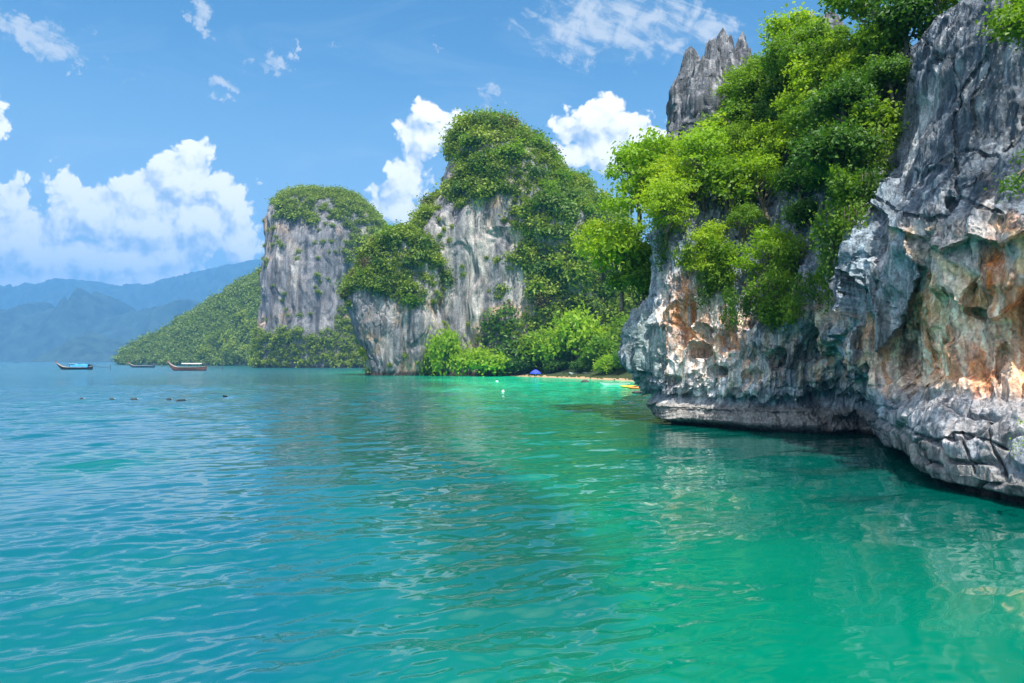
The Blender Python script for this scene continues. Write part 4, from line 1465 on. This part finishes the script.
FB = [tree_meshes('beach_bright', 800 + i, M_leaf_bright, 'dome', 3600, 0.24, 18, 1.6) for i in range(2)]
FG = [tree_meshes('beach_green', 810 + i, M_leaf, 'dome', 3600, 0.24, 18, 1.6) for i in range(2)]
FD = [tree_meshes('beach_dark', 820 + i, M_leaf_dark, 'dome', 3600, 0.24, 18, 1.6) for i in range(2)]
FL = [tree_meshes('beach_layer', 830, M_leaf_dark, 'layered', 3600, 0.24, 22, 2.6)]
br = random.Random(5)
for kind, ms, px, d, half_px, top_py, lab in (
        ('beach_tree', FB[0], 447, 168, 20, 333, 'yellow-green bush by the water right of the pale buttress'),
        ('beach_tree', FB[1], 484, 166, 24, 349, 'low bright bush at the water, left of the brown beach'),
        ('layered_tree', FL[0], 503, 176, 30, 308, 'tall dark tree in flat layers at the foot of the tower'),
        ('beach_tree', FD[0], 487, 186, 17, 292, 'dark green tree close under the bare tower face'),
        ('beach_tree', FD[1], 522, 170, 22, 345, 'dark low tree beside the layered tree at the left end of the sand'),
        ('beach_tree', FG[0], 546, 166, 30, 333, 'broad pale green tree above the middle of the sand'),
        ('beach_tree', FB[1], 578, 160, 32, 313, 'tallest light green tree behind the sandy beach'),
        ('beach_tree', FG[1], 604, 150, 22, 338, 'light green tree at the right end of the beach beside the cliff corner'),
        ('beach_tree', FD[0], 536, 188, 24, 296, 'dark tree behind the broad pale green one'),
        ('beach_tree', FG[1], 560, 196, 24, 280, 'mid green tree on the slope above the tallest beach tree'),
        ('beach_tree', FD[1], 592, 186, 28, 286, 'dark green tree behind the right end of the beach'),
        ('beach_tree', FG[0], 625, 160, 22, 320, 'green tree half hidden by the cliff corner'),
        ('beach_tree', FD[1], 462, 184, 14, 345, 'dark bush in the shaded gap between buttress and tower'),
        ('beach_tree', FD[0], 430, 172, 9, 352, 'small dark bush against the right side of the pale buttress'),
        ('beach_tree', FD[1], 558, 160, 13, 360, 'low dark bush at the back of the sand right of the blue parasol'),
        ('beach_tree', FD[0], 585, 152, 13, 357, 'low dark bush at the back of the sand below the tallest beach tree'),
        ('beach_tree', FB[0], 610, 142, 14, 356, 'low bright bush at the back of the sand near its right end'),
        ('beach_tree', FD[1], 628, 138, 16, 350, 'dark bush behind the right end of the sand under the cliff corner'),
        ('beach_tree', FG[0], 640, 150, 22, 335, 'green tree mostly hidden behind the cliff corner')):
    gz = ground_z(px, d)
    ztop = H + (HY - top_py) * d / F
    sx = half_px * d / F / 1.75
    sz = max(0.6, (ztop - gz) / (2.35 if kind == 'beach_tree' else 4.0))
    x = (px - 512) * d / F
    plant_tree(kind, ms, (x, d, gz), (sx, sx, sz), br.uniform(0, 6.28), lab, None, 'tree')

# ------------------------------------------------------------------ mesh code for boats and beach things
M_wood_dark = plain_material('dark_timber', (0.022, 0.018, 0.018), 0.6, 0.3, 3)
M_wood_red = plain_material('red_brown_timber', (0.24, 0.10, 0.075), 0.6, 0.3, 3)
M_wood_blue = plain_material('blue_grey_timber', (0.06, 0.10, 0.14), 0.6, 0.3, 3)
M_tarp = plain_material('blue_tarpaulin', (0.03, 0.26, 0.55), 0.55, 0.3, 2)
M_white = plain_material('white_canvas', (0.78, 0.78, 0.76), 0.7, 0.1, 3)
M_inner = plain_material('pale_timber', (0.42, 0.36, 0.30), 0.7, 0.3, 3)
M_metal = plain_material('engine_metal', (0.05, 0.055, 0.07), 0.4, 0.3, 3)
M_ribbon = plain_material('red_ribbon', (0.45, 0.05, 0.08), 0.7, 0.2, 5)
M_orange = plain_material('orange_plastic', (0.75, 0.20, 0.03), 0.4, 0.1, 3)
M_yellow = plain_material('yellow_plastic', (0.70, 0.52, 0.04), 0.4, 0.1, 3)
M_blue = plain_material('blue_cloth', (0.03, 0.06, 0.55), 0.7, 0.2, 3)
M_black = plain_material('black_rubber', (0.02, 0.02, 0.022), 0.5, 0.2, 3)
M_stone = plain_material('dark_stone', (0.07, 0.065, 0.06), 0.9, 0.4, 4)


def box(c, s):
    c, s = np.array(c, float), np.array(s, float) / 2
    v = np.array([[x, y, z] for x in (-1, 1) for y in (-1, 1) for z in (-1, 1)]) * s + c
    q = np.array([[0, 1, 3, 2], [4, 6, 7, 5], [0, 4, 5, 1], [2, 3, 7, 6], [0, 2, 6, 4], [1, 5, 7, 3]])
    return v, q


def hull_parts(L, B, D, prow, tail=0.35):
    """long-tail hull along x, bow at -x; outer skin and inner floor"""
    n, m = 46, 13
    t = np.linspace(0, 1, n)
    half = B / 2 * np.sin(np.pi * np.clip(0.06 + 0.80 * t, 0, 1)) ** 0.75
    half[0] = 0.05
    sheer = D * (1 + 0.15 * (t - 0.5) ** 2) + prow * np.clip((0.30 - t) / 0.30, 0, 1) ** 2.0 + tail * np.clip((t - 0.8) / 0.2, 0, 1) ** 2
    keel = -0.25 + (prow * 0.85 + D + 0.15) * np.clip((0.2 - t) / 0.2, 0, 1) ** 1.7 + 0.35 * np.clip((t - 0.85) / 0.15, 0, 1) ** 2
    a = np.linspace(-1, 1, m)
    Y = np.sign(a)[None] * np.abs(a)[None] ** 0.6 * half[:, None]
    Z = keel[:, None] + (sheer - keel)[:, None] * np.abs(a)[None] ** 1.9
    X = -L / 2 + L * t[:, None] + 0 * Y
    outer = np.stack([X, Y, Z], -1)
    inner = outer * np.array([1, 0.9, 1]) + np.array([0, 0, 0.03])
    inner[..., 2] = np.maximum(inner[..., 2], (0.25 + 0 * X))
    inner[..., 2] = np.minimum(inner[..., 2], sheer[:, None])
    inner[..., 2] = np.where(np.abs(a)[None] > 0.99, sheer[:, None] + 0.02, inner[..., 2])
    inner[..., 2] = np.maximum(inner[..., 2], outer[..., 2] + 0.02)
    fo = grid_faces(n, m)[:, ::-1]
    stern = outer[-1]
    sv = np.concatenate([stern, [[stern[:, 0].mean(), 0, stern[:, 2].max()]]])
    sq = np.array([[i, i + 1, m, m] for i in range(m - 1)])
    return (outer.reshape(-1, 3), fo), (inner.reshape(-1, 3), grid_faces(n, m)), (sv, sq[:, [0, 1, 2]])


def longtail(px, waterpy, L, B, D, prow, hull_m, label, cover, rz=0.0, shaft=5.5, group='longtail boats moored in the bay'):
    d = H * F / (waterpy - HY)
    c = world_pt(px, waterpy, d)
    root = bpy.data.objects.new('longtail_boat', None)
    COL.objects.link(root)
    root.location = (c[0], d, 0)
    root.rotation_euler = (0, 0, rz)
    tag(root, label, 'boat', group)
    o, i, s = hull_parts(L, B, D, prow)
    h = link('hull', mesh_np('hull', *merge([o]), hull_m), root)
    link('transom', mesh_np('transom', s[0], s[1], hull_m), h)
    link('deck', mesh_np('deck', *merge([i]), M_inner), root)
    pz = D + prow
    link('prow_post', mesh_np('prow_post', *merge([tube([(-L / 2 + 0.5, 0, pz * 0.72), (-L / 2 + 0.1, 0, pz), (-L / 2 - 0.3, 0, pz + 0.8)], 0.24, 0.15)]), M_wood_dark), root)
    link('ribbon', mesh_np('ribbon', *merge([tube([(-L / 2 + 0.12, 0, pz - 0.1), (-L / 2 - 0.05, 0, pz + 0.35)], 0.21, 0.2), tube([(-L / 2, 0.1, pz), (-L / 2 + 0.1, 0.2, pz - 0.7)], 0.07, 0.03)]), M_ribbon), root)
    # engine and long propeller shaft
    en = link('engine', mesh_np('engine', *merge([box((L / 2 - 0.5, 0, D + 0.95), (0.75, 0.5, 0.55)), box((L / 2 - 0.35, 0, D + 1.35), (0.3, 0.3, 0.4)), tube([(L / 2 - 0.5, 0, D), (L / 2 - 0.5, 0, D + 0.8)], 0.09, 0.09),
                                                  tube([(L / 2 - 0.9, 0, D + 1.0), (L / 2 - 2.0, 0.1, D + 1.25)], 0.04, 0.04)]), M_metal), root)
    link('propeller_shaft', mesh_np('propeller_shaft', *merge([tube([(L / 2, 0, D + 0.75), (L / 2 + shaft * 0.6, 0, D * 0.9), (L / 2 + shaft, 0, D * 0.75)], 0.12, 0.09),
                                                              tube([(L / 2 + shaft, 0, -0.2), (L / 2 + shaft, 0, D + 1.3)], 0.1, 0.08)]), M_metal), root)
    link('rub_rail', mesh_np('rub_rail', *merge([tube(np.stack([o[0].reshape(46, 13, 3)[:, k, 0], o[0].reshape(46, 13, 3)[:, k, 1] * 1.03, o[0].reshape(46, 13, 3)[:, k, 2] + 0.05], -1), 0.07, 0.07, 5) for k in (0, 12)]), M_inner), root)
    if cover == 'tarp':
        x = np.linspace(-L * 0.09, L * 0.40, 24)
        a = np.linspace(-1, 1, 11)
        z = D + 1.35 + 0.25 * np.sin(x * 2.2)[:, None] * 0.5 - 0.55 * np.abs(a)[None] ** 2 - 0.75 * (np.abs(a)[None] > 0.85)
        G = np.stack([x[:, None] + 0 * z, a[None] * B * 0.46 + 0 * z, z], -1)
        link('tarpaulin', mesh_np('tarpaulin', G.reshape(-1, 3), grid_faces(24, 11), M_tarp), root)
        link('canopy', mesh_np('canopy', *merge([box((-L * 0.04, 0, D + 1.62), (L * 0.14, B * 0.9, 0.08))]), M_white), root)
        for sx in (-0.10, 0.15, 0.40):
            for sy in (-1, 1):
                link('canopy_pole', mesh_np('canopy_pole', *merge([tube([(L * sx, sy * B * 0.42, D * 0.8), (L * sx, sy * B * 0.42, D + 1.5)], 0.045, 0.045)]), M_wood_dark), root)
    elif cover == 'canopy':
        x = np.linspace(-L * 0.12, L * 0.40, 20)
        a = np.linspace(-1, 1, 9)
        z = D + 1.55 - 0.22 * a[None] ** 2 + 0 * x[:, None]
        top = np.stack([x[:, None] + 0 * z, a[None] * B * 0.5 + 0 * z, z], -1)
        bot = top - np.array([0, 0, 0.12])
        link('canopy', mesh_np('canopy', *merge([(top.reshape(-1, 3), grid_faces(20, 9)), (bot.reshape(-1, 3), grid_faces(20, 9)[:, ::-1]), box((L * 0.14, -B * 0.5, D + 1.27), (L * 0.52, 0.03, 0.2))]), M_white), root)
        for sx in (-0.11, 0.06, 0.23, 0.39):
            for sy in (-1, 1):
                link('canopy_pole', mesh_np('canopy_pole', *merge([tube([(L * sx, sy * B * 0.44, D * 0.8), (L * sx, sy * B * 0.44, D + 1.4)], 0.045, 0.045)]), M_wood_dark), root)
    for k in (-0.18, 0.0, 0.18):
        link('bench', mesh_np('bench', *merge([box((L * k, 0, D * 0.72), (0.35, B * 0.8, 0.07))]), M_inner), root)
    return root


longtail(74.5, 369.6, 14.8, 1.9, 0.95, 2.0, M_wood_dark, 'dark longtail boat covered by a bright blue tarpaulin, leftmost of the three', 'tarp', 0.03, 7.4)
longtail(141.5, 367.6, 10.2 * 1.35, 1.9, 1.05, 1.6, M_wood_blue, 'open blue-grey longtail boat without a canopy, farthest of the three', 'open', 0.12, 4.0)
longtail(187, 370.6, 14.2, 2.1, 1.25, 2.1, M_wood_red, 'red-brown longtail boat with a white canopy, rightmost of the three', 'canopy', 0.04, 6.0)


def small_boat(px, py, L, rz, mat, label, group=None, seat=True, d=None, z=0.0):
    d = d or H * F / (py - HY)
    c = world_pt(px, py, d)
    root = bpy.data.objects.new('small_boat', None)
    COL.objects.link(root)
    root.location = (c[0], d, z)
    root.rotation_euler = (0, 0, rz)
    tag(root, label, 'boat', group)
    o, i, s = hull_parts(L, L * 0.2, L * 0.07, L * 0.04, 0.0)
    link('hull', mesh_np('hull', *merge([o]), mat), root)
    link('deck', mesh_np('deck', *merge([i]), M_inner), root)
    for k in (-0.15, 0.12):
        link('bench', mesh_np('bench', *merge([box((L * k, 0, L * 0.055), (L * 0.05, L * 0.17, 0.05))]), M_inner), root)


small_boat(17, 362.9, 11.0, 0.1, M_wood_dark, 'tiny dark boat far off under the mountains, near the left edge')
small_boat(30, 362.6, 10.0, -0.2, M_wood_dark, 'tiny faint boat far off just right of the leftmost one')
small_boat(615, 386.2, 4.6, 0.25, M_white, 'white rowing boat drawn up at the right end of the beach', z=0.1)
small_boat(577, 378.0, 4.2, 0.5, M_white, 'white boat pulled up in the shade under the beach trees', d=152, z=0.75)
small_boat(592, 377.0, 4.0, -0.3, M_wood_blue, 'grey-blue boat pulled up on the sand in the shade', d=148, z=0.75)


def kayak(px, py, mat, label, rz):
    d = H * F / (py - HY)
    c = world_pt(px, py, d)
    n, m = 28, 12
    t = np.linspace(-1, 1, n)
    r = 0.36 * (1 - np.abs(t) ** 2.2) + 0.02
    th = np.linspace(0, 2 * np.pi, m, endpoint=False)
    G = np.stack([(1.25 * t)[:, None] + 0 * th[None], np.cos(th)[None] * r[:, None], np.sin(th)[None] * r[:, None] * 0.55 + 0.14 + 0.22 * (t ** 4)[:, None]], -1)
    root = bpy.data.objects.new('kayak', None)
    COL.objects.link(root)
    root.location = (c[0], d, 0)
    root.rotation_euler = (0, 0, rz)
    tag(root, label, 'kayak')
    f = grid_faces(m, n, True)
    link('hull', mesh_np('hull', np.swapaxes(G, 0, 1).reshape(-1, 3), f, mat), root)
    link('cockpit_rim', mesh_np('cockpit_rim', *merge([tube([(0.42 * math.cos(a), 0.2 * math.sin(a), 0.34) for a in np.linspace(0, 6.28, 15)], 0.04, 0.04, 5)]), M_black), root)
    link('paddle', mesh_np('paddle', *merge([tube([(-0.2, -0.9, 0.44), (0.1, 0.9, 0.46)], 0.02, 0.02, 5), box((-0.22, -1.0, 0.44), (0.14, 0.34, 0.02)), box((0.12, 1.0, 0.46), (0.14, 0.34, 0.02))]), M_black), root)


kayak(628, 387.6, M_yellow, 'yellow kayak on the water under the overhanging teal rock', 0.2)
kayak(636, 389.0, M_orange, 'orange kayak beside the yellow one under the overhanging rock', -0.1)


# parasol on the sand, swimmers' floats and stones
def parasol(px, d, label):
    gz = ground_z(px, d)
    x = (px - 512) * d / F
    root = bpy.data.objects.new('beach_parasol', None)
    COL.objects.link(root)
    root.location = (x, d, gz)
    tag(root, label, 'parasol')
    link('pole', mesh_np('pole', *merge([tube([(0, 0, -0.1), (0, 0, 2.1)], 0.04, 0.03)]), M_white), root)
    th = np.linspace(0, 2 * np.pi, 16, endpoint=False)
    rr = np.array([0.02, 0.45, 0.9, 1.2, 1.2])
    zz = np.array([2.25, 2.1, 1.8, 1.5, 1.3])
    G = np.stack([np.cos(th)[:, None] * rr[None], np.sin(th)[:, None] * rr[None], zz[None] + 0 * th[:, None]], -1)
    link('canopy', mesh_np('canopy', G.reshape(-1, 3), grid_faces(16, 5, True)[:, ::-1], M_blue), root)


parasol(535.5, 153, 'deep blue parasol on the sand under the trees')


def lump(name, px, py, s, mat, label, cat, group=None, seed=0, d=None, z=0.0):
    r = np.random.default_rng(seed)
    d = d or H * F / (py - HY)
    c = world_pt(px, py, d)
    n, m = 20, 12
    th = np.linspace(0, 2 * np.pi, n, endpoint=False)
    ph = np.linspace(-np.pi / 2, np.pi / 2, m)
    D = np.stack([np.cos(th)[:, None] * np.cos(ph)[None], np.sin(th)[:, None] * np.cos(ph)[None], np.sin(ph)[None] + 0 * th[:, None]], -1)
    rad = 1 + 0.35 * fbm(D * 1.3 + seed, 3)
    G = D * rad[..., None] * np.array(s)
    o = link(name, mesh_np(name, G.reshape(-1, 3), grid_faces(n, m, True), mat), None, (c[0], d, z))
    tag(o, label, cat, group)
    return o


for k, (px, py, L, lab) in enumerate(((82, 399.2, 0.22, 'tiny dark float, leftmost of the row on the open water'), (112, 399.3, 0.22, 'tiny dark float, second from the left in the row'),
                                      (134, 399.4, 0.30, 'dark float, third from the left in the row'), (169, 399.8, 0.26, 'dark float close left of the longest one'),
                                      (181, 400.8, 0.60, 'longest dark float of the row on the open water'), (225, 396.8, 0.42, 'dark float with a raised end, rightmost of the row'))):
    d = H * F / (py - HY)
    root = bpy.data.objects.new('float', None)
    COL.objects.link(root)
    root.location = ((px - 512) * d / F, d, 0.03)
    root.rotation_euler = (0, 0, 0.3 * k)
    tag(root, lab, 'float', 'dark floats in a row on the open water')
    t = np.linspace(-1, 1, 14)
    rr = 0.10 * np.sqrt(np.clip(1 - t ** 4, 0, 1)) + 0.01
    th = np.linspace(0, 2 * np.pi, 10, endpoint=False)
    G = np.stack([(L * t)[None] + 0 * th[:, None], np.cos(th)[:, None] * rr[None], np.sin(th)[:, None] * rr[None] + (0.16 * np.clip(-t - 0.3, 0, 1) if k == 5 else 0 * t)[None]], -1)
    link('body', mesh_np('float_body', G.reshape(-1, 3), grid_faces(10, 14, True), M_black), root)
    link('ring', mesh_np('float_ring', *merge([tube([(L * 0.9 + 0.06 * math.cos(a), 0.06 * math.sin(a), 0.05) for a in np.linspace(0, 6.28, 10)], 0.015, 0.015, 4)]), M_white), root)
lump('rock', 585, 382.3, (0.62, 0.5, 0.34), M_stone, 'dark stone in the shallows in front of the beach', 'rock', seed=3, z=0.1)
lump('rock', 638, 393.3, (0.62, 0.5, 0.22), M_stone, 'dark stone awash below the overhanging teal rock', 'rock', seed=5, z=0.08)
lump('buoy', 497, 382.5, (0.22, 0.22, 0.2), M_white, 'small white buoy off the left end of the beach', 'buoy', seed=7, z=0.12)
lump('buoy', 503, 392.3, (0.17, 0.17, 0.16), M_white, 'smaller white buoy nearer in the green bay', 'buoy', seed=8, z=0.1)
